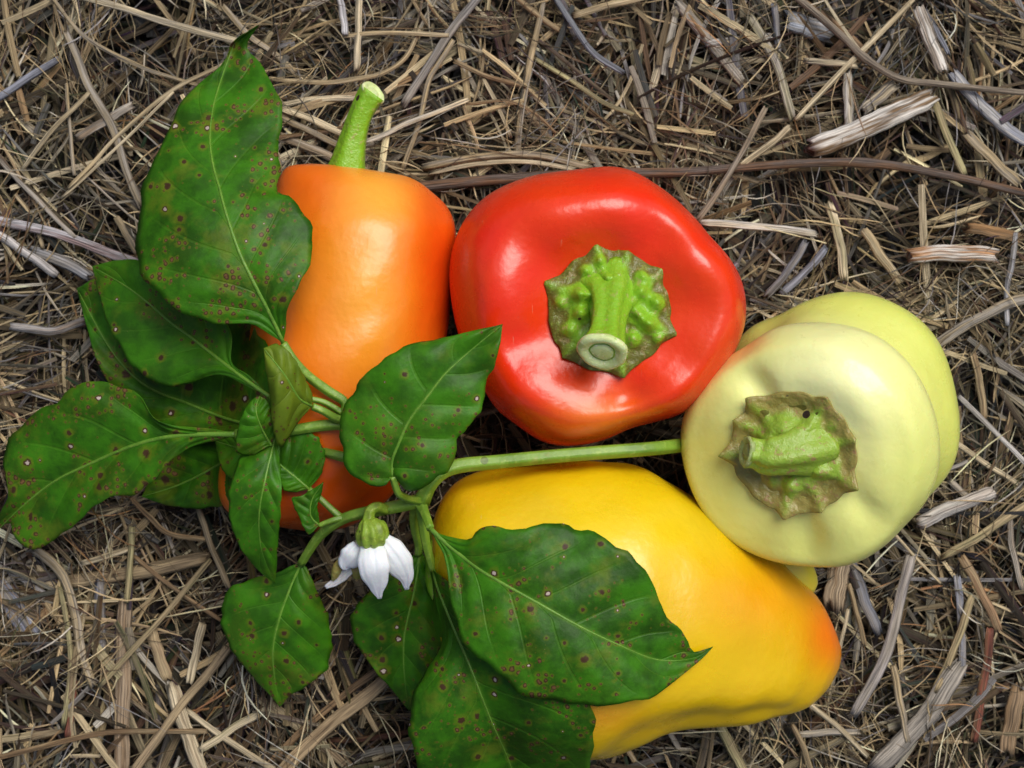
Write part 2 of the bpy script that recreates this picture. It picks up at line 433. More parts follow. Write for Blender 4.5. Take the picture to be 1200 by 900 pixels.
def calyx_and_stem(root, C, a, ref, tips, Rm, bumps, mat, stem_pts, stem_r, dish, seed, cutmat, ribs=5, fl=1.09):
    """calyx disc at C facing along a; ref is the 0-degree direction; tips (deg, length); stem_pts in local (ref, v, a)"""
    a = np.asarray(a, float); a /= np.linalg.norm(a)
    u = np.asarray(ref, float)-a*np.dot(ref, a); u /= np.linalg.norm(u); v = np.cross(a, u)
    r = np.random.default_rng(seed)
    nr, m = 34, 144
    th = np.linspace(0, 2*math.pi, m, endpoint=False)
    R = np.full(m, Rm*.93)
    for dg, ln in tips:
        dlt = np.abs(np.angle(np.exp(1j*(th-math.radians(dg)))))
        R = np.maximum(R, Rm*(ln-(ln-.90)*np.minimum(1, dlt/.26)**.75))
    R *= 1+.010*np.sin(th*9+1)+.007*np.sin(th*17+2)
    V = np.zeros((nr, m, 3)); G = np.zeros((nr+1, m))
    for i in range(nr):
        q = (i+.6)/(nr-.4); rr = R*q
        x = rr*np.cos(th); y = rr*np.sin(th)
        h = dish(rr)+Rm*.10*(1-q)**1.0; h0 = h.copy()
        for dg, ln in tips:                       # rib to each tip
            dlt = np.angle(np.exp(1j*(th-math.radians(dg))))
            h = h+Rm*.075*np.exp(-(dlt*q/.11)**2)*sstep(.25, .5, q)*(1-.35*q)
        for (dg, qq, hh, sg) in bumps:
            bx, by = Rm*qq*math.cos(math.radians(dg)), Rm*qq*math.sin(math.radians(dg))
            h = h+Rm*hh*1.0*np.exp(-((x-bx)**2+(y-by)**2)/(Rm*sg*.8)**2)
        G[i] = np.clip((h-h0)/(Rm*.12), 0, 1)*(1-.5*q**3)+.8*max(0, 1-q*2.2)
        h = h+Rm*.009*(np.sin(th*13+i*.7)+np.sin(th*23-i*.9))*q*.6
        h = np.where(q > .96, h-Rm*.02, h)
        V[i] = C+x[:, None]*u+y[:, None]*v+h[:, None]*a
    skirt = V[-1]-a*Rm*.06
    V = np.concatenate([V, skirt[None]], 0)
    W, F = close_grid(V)
    gg = np.concatenate([G.ravel(), [1, 0]]); cal = new_mesh('calyx', W, F, mat, root, root.location, cols=np.stack([gg]*3, 1))
    P = np.array([C+p[0]*u+p[1]*v+p[2]*a for p in stem_pts])
    Q = catmull(np.hstack([P, np.array(stem_r)[:, None]]), 22)
    V, F, st = sweep(Q[:, :3], Q[:, 3], m=36, ribs=ribs, ribamp=.11)
    stem = new_mesh('stem', V, F, mat, root, root.location, cols=np.ones((len(V), 3)))
    cut_face(stem, Q[-1, :3], Q[-1, :3]-Q[-2, :3], Q[-1, 3], cutmat, root.location, fl)
    return cal, stem

def cut_face(stem, C, T, R, mat, base, fl=1.09):
    T = T/np.linalg.norm(T); u = np.cross(T, (.3, 1, .2)); u /= np.linalg.norm(u); v = np.cross(T, u)
    th = np.linspace(0, 2*math.pi, 36, endpoint=False); rings = []
    for q, h in ((1.0*fl/1.09, -.22), (fl, -.10), (fl, .05), (fl*.92, .14), (.86, .16), (.74, .12), (.62, .02), (.52, -.02), (.44, .06), (.3, .10), (.1, .10)):
        k = q*(1+.035*np.sin(th*3+q*2)+.02*np.sin(th*7))
        rings.append(C+R*(k[:, None]*(np.cos(th)[:, None]*u+np.sin(th)[:, None]*v)+h*T))
    W, F = close_grid(np.array(rings))
    new_mesh('cut_face', W, F, mat, stem, base)

# red pepper, standing on its tip, stem to the camera
def red_pepper():
    zb = .036; c = at(712, 367, .060)
    root = empty('bell_pepper', tuple(at(712, 367, 0)), 'glossy red bell pepper in the middle, its cut stem facing up', 'pepper', 'bell peppers on the straw')
    zo = [(20, 330), (35, 250), (75, 180), (130, 130), (220, 85), (330, 60), (430, 42), (520, 40), (570, 55), (640, 100), (700, 150), (740, 195), (780, 250), (830, 300),
          (865, 370), (875, 430), (872, 500), (845, 570), (800, 650), (750, 720), (690, 760), (620, 780), (540, 800), (480, 830), (420, 850), (350, 860), (290, 845), (220, 800),
          (150, 750), (100, 660), (55, 560), (28, 440)]
    P = np.array([at(520+x/2.5, 180+y/2.5, zb) for x, y in zo])[:, :2]-c[:2]
    ang = np.arctan2(P[:, 1], P[:, 0]); rad = np.hypot(P[:, 0], P[:, 1]); o = np.argsort(ang)
    m = 160; th = np.linspace(-math.pi, math.pi, m, endpoint=False)
    A = np.concatenate([ang[o]-2*math.pi, ang[o], ang[o]+2*math.pi]); B = np.tile(rad[o], 3)
    R = np.interp(th, A, B)
    for _ in range(6): R = (np.roll(R, 1)+2*R+np.roll(R, -1))/4
    prof = catmull([(.02, .0575), (.25, .0575), (.38, .0582), (.48, .0600), (.58, .0622), (.68, .0634), (.78, .0626), (.88, .0578), (.96, .049), (1.0, .037), (.985, .025), (.9, .011), (.74, .001), (.55, -.004), (.3, -.002), (.03, .002)], 90)
    dents = [(56, .30, 1.0), (2, .30, .55), (-76, .30, 1.0), (200, .32, .9), (140, .26, .5), (-30, .25, .3)]
    D = sum(w*angdent(th, math.radians(a), s) for a, s, w in dents)
    V = np.zeros((len(prof), m, 3)); mean = R.mean()
    for i, (q, h) in enumerate(prof):
        b = sstep(.25, .95, q) if i < 50 else sstep(.0, .9, q)
        r = q*((1-b)*mean+b*R)
        up = math.exp(-((q-.66)/.2)**2) if h > .03 else 0
        V[i, :, 0] = c[0]+r*np.cos(th); V[i, :, 1] = c[1]+r*np.sin(th)
        V[i, :, 2] = h-.0042*D*up+(.0025*np.cos(th-1.9)*up)
    W, F = close_grid(V)
    cols = blobs(W, (.80, .038, .004), [(700, 485, (60, 28), (.84, .20, .02), .75), (560, 300, 60, (.74, .04, .012), .4), (860, 400, 60, (.72, .05, .012), .4)])
    body_obj(W, F, M_RED, root, cols)
    tips = [(101, 1.12), (37, 1.04), (-19, 1.12), (156, 1.11), (-78, 1.05), (225, 1.02), (72, .98)]
    bumps = [(92, .48, .22, .15), (75, .55, .16, .12), (120, .70, .14, .13), (150, .52, .24, .16), (170, .75, .12, .12), (185, .45, .26, .15), (205, .65, .16, .15), (30, .55, .18, .14), (48, .72, .12, .12),
             (10, .72, .20, .16), (-18, .62, .20, .15), (-30, .85, .12, .1), (-50, .55, .16, .14), (240, .6, .15, .14), (135, .35, .2, .14), (20, .32, .2, .14), (-5, .45, .15, .12), (100, .78, .1, .1)]
    calyx_and_stem(root, np.array([c[0]+.0005, c[1]+.0006, .0583]), (0, 0, 1), (1, 0, 0), tips, .0186, bumps, M_CALYX,
                   [(-.000, .0045, -.001), (0, .0030, .004), (-.0006, -.001, .009), (-.0016, -.0070, .0140), (-.0028, -.0118, .0178)], [.0105, .0066, .0049, .0049, .0064], lambda r: .0*r+.0012, 3, M_CUT)
red_pepper()

# pale pepper, tilted, its tip away to the upper right
def pale_pepper():
    T = math.radians(27); lat = np.array((-.84, -.55, 0)); a = lat*math.sin(T)+np.array((0, 0, math.cos(T)))
    O = at(932, 543, .064)
    root = empty('bell_pepper', tuple(at(975, 480, 0)), 'pale creamy yellow bell pepper at the right with browned calyx', 'pepper', 'bell peppers on the straw')
    u = np.array((1., 0, 0)); u = u-a*np.dot(u, a); u /= np.linalg.norm(u); v = np.cross(a, u)
    prof = catmull([(.001, -.0012), (.008, -.0010), (.0135, -.0006), (.0185, -.0001), (.0235, -.0002), (.0285, -.0018), (.0335, -.005), (.0365, -.014), (.0362, -.021), (.0335, -.029), (.0318, -.035), (.0342, -.043), (.0374, -.051), (.0360, -.060), (.028, -.069), (.016, -.074), (.002, -.074)], 96)
    m = 150; th = np.linspace(-math.pi, math.pi, m, endpoint=False)
    D = 1.3*angdent(th, math.radians(124), .20)+1.0*angdent(th, math.radians(-82), .22)+.7*angdent(th, math.radians(-34), .2)+.35*angdent(th, math.radians(20), .3)+.4*angdent(th, math.radians(190), .3)
    out = 1+.022*np.cos(2*(th-math.radians(35)))+.016*np.cos(3*(th-math.radians(70)))
    V = np.zeros((len(prof), m, 3))
    side = np.cos(th-math.radians(50))           # the crease shows on the far side
    for i, (r, h) in enumerate(prof):
        q = r/.0365; up = math.exp(-((r-.024)/.007)**2) if h > -.016 else 0
        wst = math.exp(-((h+.034)/.008)**2); far = np.clip(.5+.5*np.cos(th-math.radians(25)), 0, 1)**.7
        rr = r*(1+(out-1)*sstep(.3, 1, q))*(1+.075*wst*(1-far)-.004*wst*far)*(1-.028*D*sstep(.002, -.012, h))
        hh = h-.0030*D*up+.0012*up*np.cos(th-.8)
        sh = (1-sstep(.35, 1, q))*(h > -.01); V[i] = O+(rr*np.cos(th)+.0014*sh)[:, None]*u+(rr*np.sin(th)+.0030*sh)[:, None]*v+hh[:, None]*a
    W, F = close_grid(V)
    hloc = (W-O)@a
    cols = blobs(W, (.86, .88, .27), [(975, 450, 100, (.92, .94, .48), .9), (830, 520, 40, (.72, .66, .16), .5), (900, 650, (110, 40), (.68, .70, .17), .7), (1075, 560, (40, 90), (.66, .72, .18), .6), (870, 400, (50, 30), (.70, .72, .20), .6)])  # bright patch is a painted highlight, left edge tint painted bounce light
    f = sstep(-.016, -.052, hloc)[:, None]; cols = cols*(1-f)+np.array((.66, .71, .15))*f
    body_obj(W, F, M_PALE, root, cols)
    tips = [(132, 1.08), (63, 1.06), (-22, 1.10), (187, 1.12), (-94, 1.05), (155, 1.0), (20, .98), (-60, .98)]
    bumps = [(110, .45, .20, .2), (60, .5, .13, .2), (20, .45, .14, .2), (-30, .45, .14, .18), (-85, .5, .12, .16), (150, .35, .2, .2), (80, .3, .25, .2), (-10, .65, .08, .15), (-120, .55, .07, .15), (40, .75, .06, .12)]
    calyx_and_stem(root, O-a*.0014-.0006*u+.0032*v, a, u, tips, .0190, bumps, M_CALYX2,
                   [(.004, .002, -.001), (.002, .0018, .003), (-.002, .001, .0065), (-.0062, .0004, .0080), (-.0088, .0010, .0088), (-.0112, .0016, .0104)], [.0092, .0072, .0056, .0051, .0041, .0043], lambda r: .0008+.9*np.maximum(0, r-.0135)**1.0*.55, 8, M_CUT2, 5, 1.0)
pale_pepper()

def lying_loft(pairs, zc, zr, m=120, nn=90, dents=(), power=2.25):
    """rings through pairs of silhouette pixels; angle 0 = first point, 90 deg = up, 180 = second"""
    th = np.linspace(0, 2*math.pi, m, endpoint=False)
    rows = []
    zrs = zr if isinstance(zr, (list, tuple)) else [zr]*len(pairs)
    for (p, q), z, f in zip(pairs, zc, zrs): rows.append([*p, *q, z, f*200])
    C = catmull(np.array(rows, float), nn)
    t = np.linspace(0, 1, nn); V = np.zeros((nn, m, 3))
    for i in range(nn):
        z = C[i, 4]; A = at(C[i, 0], C[i, 1], z); B = at(C[i, 2], C[i, 3], z)
        c = (A+B)/2; hw = (A-B)/2; L = np.linalg.norm(hw)
        rad = (np.abs(np.cos(th))**power+np.abs(np.sin(th))**power)**(-1/power)
        for (ang, w, dep, t0, t1) in dents:
            env = sstep(t0-.12, t0+.05, t[i])*(1-sstep(t1-.05, t1+.12, t[i]))
            rad = rad*(1-dep*env*angdent(th, math.radians(ang), w))
        V[i] = c+(rad*np.cos(th))[:, None]*hw
        V[i, :, 2] += rad*np.sin(th)*L*C[i, 5]/200
    return V

# orange pepper lying with its stem to the top of the picture
def orange_pepper():
    root = empty('bell_pepper', tuple(at(400, 400, 0)), 'orange bell pepper lying behind the leaves with a long green stem', 'pepper', 'bell peppers on the straw')
    pairs = [((360, 191), (452, 201)), ((338, 194), (484, 210)), ((328, 206), (508, 225)), ((322, 228), (526, 247)), ((317, 262), (535, 275)), ((309, 310), (532, 318)), ((299, 360), (527, 366)),
             ((287, 410), (518, 420)), ((275, 460), (505, 470)), ((263, 515), (488, 520)), ((256, 560), (470, 562)), ((261, 592), (446, 594)), ((285, 609), (418, 615)), ((322, 617), (386, 626))]
    pairs = [(b, a) for a, b in pairs]          # right edge first so that the ring turns over the top
    zc = [.029, .028, .028, .027, .027, .027, .027, .027, .026, .024, .022, .020, .018, .016]
    V = lying_loft(pairs, zc, [.50, .58, .68, .80, .92, .97, .97, .96, .95, .95, .93, .9, .85, .7], power=2.1, dents=[(76, .20, .05, -.1, .12), (30, .30, .04, .1, .8), (130, .3, .035, .2, .9), (95, .25, .05, .75, 1.1), (300, .3, .06, 0, 1)])
    # stem-end dimple
    c0 = V[0].mean(0); inward = V[12].mean(0)-c0; inward /= np.linalg.norm(inward)
    cap = [c0+(V[0]-c0)*f+inward*dd for f, dd in ((.15, .010), (.35, .0085), (.55, .0045), (.78, .0012))]
    V = np.concatenate([np.array(cap), V], 0)
    W, F = close_grid(V)
    cols = blobs(W, (.84, .155, .002), [(425, 340, (55, 110), (.90, .40, .03), .9), (445, 228, 45, (.90, .42, .05), .85), (350, 215, 40, (.82, .13, .01), .7), (515, 300, (32, 110), (.80, .085, .004), .9), (370, 330, 35, (.88, .30, .03), .5), (400, 590, (130, 70), (.72, .075, .003), .85)])  # pale band and shoulder patches are highlights painted into the skin; red edges ripening
    body_obj(W, F, M_ORANGE, root, cols)
    V, F, st = tube_px([(404, 228, .028, 27), (406, 206, .030, 25), (408, 192, .031, 20.5), (412, 172, .032, 17), (417, 152, .033, 14.6), (423, 134, .034, 13.8), (431, 118, .0345, 15), (437, 109, .0348, 16.5)], 30, m=36, ribs=5, ribamp=.06)
    stem = new_mesh('stem', V, F, M_CALYX, root, root.location, cols=np.ones((len(V), 3)))
    k = S*(H-.0345)/H
    cut_face(stem, at(437.5, 108, .0349), np.array((.62, .55, .45)), 15.8*k, M_CUT, root.location, 1.02)
    # flat calyx inside the dimple
    C = at(404, 212, .027); th = np.linspace(0, 2*math.pi, 60, endpoint=False); rings = []
    for q, h in ((1.0, 0), (1.0, .0012), (.7, .0022), (.4, .003)):
        r = .013*q*(1+.10*np.cos(6*th)); rings.append(C+np.stack([r*np.cos(th), np.full(60, h), r*np.sin(th)*.8], 1))
    W, F = close_grid(np.array(rings)); new_mesh('calyx', W, F, M_CALYX, root, root.location, cols=np.ones((len(W), 3)))
orange_pepper()

# yellow pepper lying at the bottom, tip to the lower right
def yellow_pepper():
    root = empty('bell_pepper', tuple(at(730, 710, 0)), 'large yellow bell pepper lying at the bottom with an orange tinged tip', 'pepper', 'bell peppers on the straw')
    pairs = [((506, 625), (508, 700)), ((510, 603), (516, 740)), ((524, 579), (538, 795)), ((545, 562), (572, 845)), ((585, 549), (625, 880)), ((640, 542), (690, 890)), ((700, 541), (745, 874)), ((760, 551), (800, 854)),
             ((820, 582), (850, 850)), ((870, 620), (893, 843)), ((920, 661), (925, 836)), ((955, 697), (950, 826)), ((975, 733), (969, 808)), ((983, 757), (980, 785))]
    zc = [.032, .033, .034, .035, .035, .035, .034, .033, .031, .028, .024, .020, .018, .017]
    V = lying_loft(pairs, zc, .80, dents=[(150, .26, .075, .40, .80), (42, .26, .045, .05, .8), (100, .35, .025, .5, .8), (285, .3, .08, 0, 1)])
    c0 = V[0].mean(0); inward = V[12].mean(0)-c0; inward /= np.linalg.norm(inward)
    cap = [c0+(V[0]-c0)*f+inward*dd for f, dd in ((.2, .008), (.45, .005), (.75, .001))]
    V = np.concatenate([np.array(cap), V], 0)
    W, F = close_grid(V)
    cols = blobs(W, (.75, .49, .002), [(600, 580, (90, 40), (.72, .38, .004), .5), (720, 620, (160, 60), (.80, .60, .010), .85), (890, 700, (85, 55), (.80, .33, .004), .75), (975, 740, (40, 58), (.84, .17, .003), .95), (700, 840, (60, 30), (.76, .30, .008), .7),
                                       (760, 880, (160, 28), (.56, .38, .006), .85), (940, 815, (60, 30), (.80, .50, .012), .6)])  # olive band along the lower edge is shade painted into the skin
    body_obj(W, F, M_YELLOW, root, cols)
    # far lobe showing past the pale pepper
    th = np.linspace(0, 2*math.pi, 40, endpoint=False); P = catmull([(840, 640, .020, 20), (880, 655, .020, 32), (915, 668, .019, 34), (936, 681, .018, 26), (950, 692, .017, 12), (953, 695, .017, 2)], 24)
    pts = np.array([at(x, y, z) for x, y, z, r in P]); V, F, st = sweep(pts, P[:, 3]*S*.96, m=40)
    new_mesh('lobe', V, F, M_YELLOW, root, root.location, cols=np.tile((.70, .60, .05, 1), (len(V), 1)))
    # calyx and stem at the hidden end
    C = at(514, 664, .032); th = np.linspace(0, 2*math.pi, 60, endpoint=False); rings = []
    for q, h in ((1.0, 0), (1.0, -.0014), (.7, -.003), (.4, -.004)):
        r = .013*q*(1+.10*np.cos(6*th)); rings.append(C+np.stack([np.full(60, h), r*np.cos(th), r*np.sin(th)*.9], 1))
    W, F = close_grid(np.array(rings)); new_mesh('calyx', W, F, M_CALYX, root, root.location, cols=np.ones((len(W), 3)))
    V, F, st = tube_px([(512, 664, .032, 17), (500, 668, .031, 13), (486, 676, .029, 12), (474, 686, .027, 14)], 20, m=24, ribs=5, ribamp=.06)
    stem = new_mesh('stem', V, F, M_CALYX, root, root.location, cols=np.ones((len(V), 3)))
    cut_face(stem, at(474, 686, .027), np.array((-.7, -.6, -.1)), 13*S*.95, M_CUT, root.location)
yellow_pepper()

# one tree of every pepper skin, so that leaves and stems lie on the fruit instead of in it
av, af, off = [], [], 0
for V, F in BODIES:
    av += [tuple(v) for v in V]; af += [tuple(i+off for i in f) for f in F]; off += len(V)
TREE = BVHTree.FromPolygons([Vector(v) for v in av], af)
def top_z(x, y):
    hit = TREE.ray_cast(Vector((x, y, .3)), Vector((0, 0, -1)))
    return hit[0].z if hit[0] is not None else -1.0

# ------------------------------------------------------------------ the pepper branch: stems, leaves, flower
branch = empty('pepper_branch', tuple(at(493, 588, 0)), 'cut pepper plant branch with spotted green leaves and a white flower', 'plant')
BB = branch.location

def stem_part(name, pts, n=26, mat=None, ribs=5, amp=.09, parent=None):
    pts = [(x, y, z, r*(1+(.10 if i in (0, len(pts)-1) else 0))) for i, (x, y, z, r) in enumerate(pts)]
    V, F, st = tube_px(pts, n, m=20, ribs=ribs, ribamp=amp)
    return new_mesh(name, V, F, mat or M_STEM, parent or branch, BB)

def leaf(mid, left, right, z, droop=(.0, .0), fold=(.0, .0), mat=None, nv=6, pucker=.0011, wave=.0012, seed=0, guard=True, rib=5.0, label=None, clear=.0018):
    """mid, left and right run from base to tip in photo pixels, z lists heights along the midrib; droop and fold for the two sides"""
    N, Mh = 56, 13
    r = np.random.default_rng(seed); ph = r.uniform(0, 6.28, 8)
    base2, tip2 = mid[0], mid[-1]
    m2 = catmull(mid, N); l2 = catmull([base2]+left+[tip2], N); r2 = catmull([base2]+right+[tip2], N)
    t = np.linspace(0, 1, N); zm = np.interp(t, np.linspace(0, 1, len(z)), z)
    for _ in range(5): zm[1:-1] = (zm[:-2]+2*zm[1:-1]+zm[2:])/4
    m = 2*Mh+1
    PX = np.zeros((N, m, 2)); Z = np.zeros((N, m)); st = np.zeros((N, m, 3))
    for j in range(m):
        sg = -1 if j < Mh else 1; s = abs(j-Mh)/Mh
        E = l2 if sg < 0 else r2; k = 0 if sg < 0 else 1
        wd = np.linalg.norm(E-m2, axis=1)*S
        jit = 1+.016*np.sin(t*37+ph[0]+k)*s**4+.014*np.sin(t*61+ph[1])*s**4+.010*np.sin(t*97+ph[2])*s**6
        PX[:, j] = m2+(E-m2)*(s*jit)[:, None]
        phase = (t-.30*s*(1-.4*t))*nv+ph[2]+.35*k
        env = np.sin(np.pi*np.clip(s, 0, 1))**.8*np.minimum(1, wd/.006)
        qu = np.abs(np.sin(np.pi*phase))**.7
        Z[:, j] = zm+wd*fold[k]*s+wd*droop[k]*s*s+pucker*env*(qu-.35)+wave*np.minimum(1, wd/.008)*s*s*(np.sin(t*9+ph[3+k])+.7*np.sin(t*19+ph[5+k]))
        Z[:, j] += .0009*np.sin(t*6+s*sg*3+ph[7])*np.minimum(1, wd/.01)
        st[:, j, 0] = phase; st[:, j, 1] = sg*s; st[:, j, 2] = t
    for it in range(3 if guard else 1):
        V = np.zeros((N, m, 3))
        k = S*(H-Z)/H; V[..., 0] = (PX[..., 0]-600)*k; V[..., 1] = (450-PX[..., 1])*k; V[..., 2] = Z
        if not guard or it == 2: break
        need = np.array([[top_z(*V[i, j, :2])+clear for j in range(m)] for i in range(N)])
        lift = np.maximum(0, need-Z)
        sm = lift.copy()
        for _ in range(14):
            p = np.pad(sm, 1, mode='edge'); sm = np.maximum(lift, (p[:-2, 1:-1]+p[2:, 1:-1]+p[1:-1, :-2]+p[1:-1, 2:]+2*p[1:-1, 1:-1])/6)
        Z = Z+sm
    o = new_mesh('leaf', V.reshape(-1, 3), grid_faces(N, m, False), mat or M_LEAF, branch, BB, uv=st.reshape(-1, 3))
    md = o.modifiers.new('thickness', 'SOLIDIFY'); md.thickness = .00018; md.offset = -1
    if label: o['label'] = label
    ctr = V[:, Mh].copy(); ctr[:, 2] += .0001
    R = np.linspace(rib*.85, .7, N)**1.0*S*.5*.92
    W, F, s2 = sweep(ctr[:-1], R[:-1], m=8, flat=.75)
    new_mesh('midrib', W, F, M_RIB, o, BB)
    return o, V

# stems
stem_part('main_stem', [(838, 516, .026, 8), (815, 519, .034, 8), (785, 523, .043, 8), (755, 526, .048, 8), (700, 530, .051, 8), (640, 535, .053, 8), (580, 541, .054, 8.2), (540, 545, .055, 8.6), (518, 553, .056, 8.4), (503, 569, .056, 8), (493, 588, .054, 9.5)], 40)
stem_part('side_stem', [(493, 586, .054, 8), (470, 592, .054, 7.5), (440, 598, .053, 7.2), (412, 604, .051, 6.5), (392, 613, .048, 6.3), (374, 628, .044, 5.8), (362, 645, .040, 5.2), (353, 660, .036, 4.5)], 34)
stem_part('side_stem', [(508, 562, .050, 7), (480, 535, .052, 7), (450, 512, .054, 7.5), (425, 498, .055, 8), (402, 488, .056, 7)], 24)
stem_part('petiole', [(404, 486, .057, 5), (404, 471, .057, 5.5), (385, 458, .058, 5.8), (362, 441, .060, 5.6), (345, 422, .062, 4.8), (332, 402, .063, 4.5)], 26)
stem_part('petiole', [(410, 490, .056, 4), (392, 478, .057, 4), (376, 470, .058, 3.6), (350, 466, .059, 3.4), (317, 466, .055, 3.6)], 22)
stem_part('petiole', [(410, 494, .055, 4.5), (394, 490, .058, 5), (380, 482, .060, 4.5), (366, 476, .061, 4)], 18)
stem_part('petiole', [(412, 498, .054, 6), (396, 497, .055, 6.5), (372, 499, .055, 6.5), (340, 504, .055, 6), (310, 507, .053, 6), (278, 509, .049, 6)], 26)
stem_part('petiole', [(420, 540, .052, 6), (402, 535, .052, 6), (386, 531, .051, 5.5), (372, 527, .049, 5)], 16)
stem_part('petiole', [(400, 607, .050, 4.2), (388, 596, .050, 4), (374, 583, .050, 3.8), (362, 573, .050, 3.6)], 16)
stem_part('petiole', [(404, 606, .050, 4), (392, 609, .051, 3.6), (380, 613, .051, 3), (374, 616, .051, 2.6)], 14)
stem_part('petiole', [(493, 587, .055, 4.5), (481, 585, .060, 4.5), (471, 581, .065, 4.4), (466, 576, .068, 4.2), (460, 558, .071, 4)], 20)
stem_part('petiole', [(492, 588, .054, 7), (496, 598, .056, 6), (500, 608, .059, 5), (504, 619, .062, 4.4)], 16)
stem_part('petiole', [(493, 588, .053, 6.5), (494, 605, .052, 6), (497, 625, .050, 5.4), (501, 645, .048, 5), (508, 668, .046, 4.4)], 20)
stem_part('petiole', [(490, 588, .052, 6), (485, 603, .048, 5.5), (486, 620, .044, 5), (490, 638, .040, 4.5), (490, 650, .038, 4)], 20)

# leaves, lowest first
leaf([(318, 497), (277, 494), (220, 473), (169, 451), (130, 410), (90, 338)],
     [(308, 505), (262, 516), (200, 512), (150, 482), (120, 437), (107, 403), (97, 366)],
     [(322, 465), (318, 420), (300, 385), (260, 360), (190, 335), (120, 325)],
     [.030, .028, .026, .024, .020, .013], (-.25, -.1), (.1, .1), seed=21, clear=.001, label='dark shaded leaf half hidden under the brighter ones')
leaf([(292, 518), (255, 545), (210, 568), (166, 582)], [(300, 560), (270, 588), (235, 596), (195, 592)], [(262, 512), (215, 525), (180, 555)],
     [.024, .020, .014, .010], (-.15, -.15), (.05, .05), seed=22, clear=.001)
leaf([(492, 645), (486, 690), (474, 745), (474, 790), (479, 832)], [(470, 662), (438, 686), (416, 714), (411, 735), (420, 758), (438, 784), (461, 810)], [(505, 665), (516, 695), (520, 745), (510, 790), (492, 822)],
     [.038, .036, .030, .024, .016], (-.2, -.2), (.1, .1), seed=23, guard=True, label='dark lower leaf beneath the flower')
leaf([(508, 668), (513, 687), (528, 726), (547, 771), (562, 809), (577, 847), (594, 885), (612, 935), (620, 965)],
     [(510, 700), (518, 752), (500, 786), (483, 816), (481, 842), (485, 885), (505, 925), (560, 958)],
     [(530, 685), (575, 725), (625, 770), (672, 805), (693, 828), (695, 872), (688, 915), (660, 950)],
     [.046, .050, .056, .060, .060, .055, .045, .032, .026], (-.30, -.12), (.05, .1), seed=24, nv=7, rib=6)
leaf([(353, 660), (340, 690), (328, 723), (320, 760), (322, 795), (328, 828)],
     [(341, 663), (323, 672), (300, 677), (274, 687), (262, 702), (260, 727), (267, 753), (284, 778), (304, 801), (320, 818)],
     [(361, 668), (370, 690), (380, 711), (387, 735), (388, 766), (380, 787), (360, 803), (340, 815)],
     [.035, .034, .032, .028, .022, .015], (-.22, -.28), (.08, .08), mat=M_LEAF2, seed=25, guard=False, label='dark green leaf pointing down left of the flower')
leaf([(278, 509), (235, 509), (191, 513), (151, 524), (98, 547), (64, 564), (30, 590), (-8, 626)],
     [(258, 516), (240, 519), (220, 526), (197, 543), (178, 564), (158, 580), (129, 582), (95, 607), (80, 621), (64, 632), (50, 642), (31, 641), (16, 629), (11, 612)],
     [(255, 503), (231, 501), (196, 497), (178, 488), (166, 467), (151, 455), (124, 449), (100, 448), (82, 455), (67, 470), (38, 487), (13, 510), (4, 540), (7, 563), (9, 582), (0, 602)],
     [.049, .046, .042, .038, .032, .026, .020, .010], (-.10, -.18), (.10, .12), wave=.0026, pucker=.0018, nv=6, seed=26, rib=8, guard=False, label='broad wavy leaf at the far left')
leaf([(317, 466), (284, 442), (249, 415), (225, 396), (200, 378), (183, 363), (150, 337), (108, 312)],
     [(290, 453), (265, 441), (245, 441), (214, 452), (184, 449), (160, 433), (140, 406), (127, 381), (118, 354), (112, 330)],
     [(292, 440), (271, 425), (272, 395), (262, 372), (238, 345), (205, 318), (160, 304), (127, 307)],
     [.055, .052, .048, .045, .042, .039, .033, .024], (-.22, -.15), (.12, .1), mat=M_LEAF2, seed=27, rib=6, clear=.003)
leaf([(332, 402), (320, 375), (302, 340), (281, 297), (265, 250), (257, 220), (249, 190), (246, 160), (250, 125), (258, 97), (268, 68), (277, 48), (303, 30)],
     [(318, 393), (295, 380), (268, 380), (243, 378), (199, 356), (170, 329), (161, 300), (161, 265), (164, 235), (170, 212), (179, 190), (191, 165), (205, 135), (216, 115), (236, 95), (252, 83), (266, 68), (272, 50)],
     [(335, 384), (337, 362), (350, 335), (365, 302), (368, 281), (363, 263), (352, 245), (339, 229), (326, 225), (327, 195), (328, 160), (331, 135), (326, 112), (317, 93), (303, 72), (292, 60), (290, 50)],
     [.063, .066, .068, .069, .068, .066, .062, .057, .050, .043, .036, .033, .042], (-.20, -.06), (.08, .03), wave=.0022, pucker=.0013, nv=8, seed=28, rib=6, label='largest spotted leaf, curled tip at the top left')
leaf([(362, 573), (347, 560), (328, 544), (318, 528)], [(345, 577), (333, 574), (325, 558)], [(376, 556), (381, 533), (372, 513), (353, 504), (333, 510)],
     [.050, .052, .052, .050], (-.1, -.2), (.05, .1), mat=M_LEAF2, seed=29, rib=4)
leaf([(310, 528), (285, 526), (252, 517)], [(298, 548), (272, 561), (258, 545)], [(300, 515), (275, 510)], [.050, .045, .036], (-.2, -.1), (.1, .1), mat=M_LEAF2, seed=30, guard=False, rib=3.5)
leaf([(322, 510), (318, 530), (310, 565), (304, 600), (305, 635), (312, 660), (322, 683)],
     [(305, 518), (282, 537), (271, 566), (268, 590), (272, 618), (284, 645), (303, 668)],
     [(326, 528), (329, 555), (330, 578), (328, 608), (325, 640), (324, 662)],
     [.055, .058, .060, .058, .053, .047, .040], (-.28, -.25), (.05, .12), mat=M_LEAF2, seed=31, rib=4.5, nv=5)
leaf([(318, 522), (306, 500), (300, 480), (304, 464)], [(292, 534), (277, 528), (278, 505), (286, 481), (297, 467)], [(322, 505), (318, 482), (312, 469)],
     [.058, .061, .063, .063], (-.35, -.1), (.1, .2), mat=M_LEAF2, seed=32, rib=3.5)
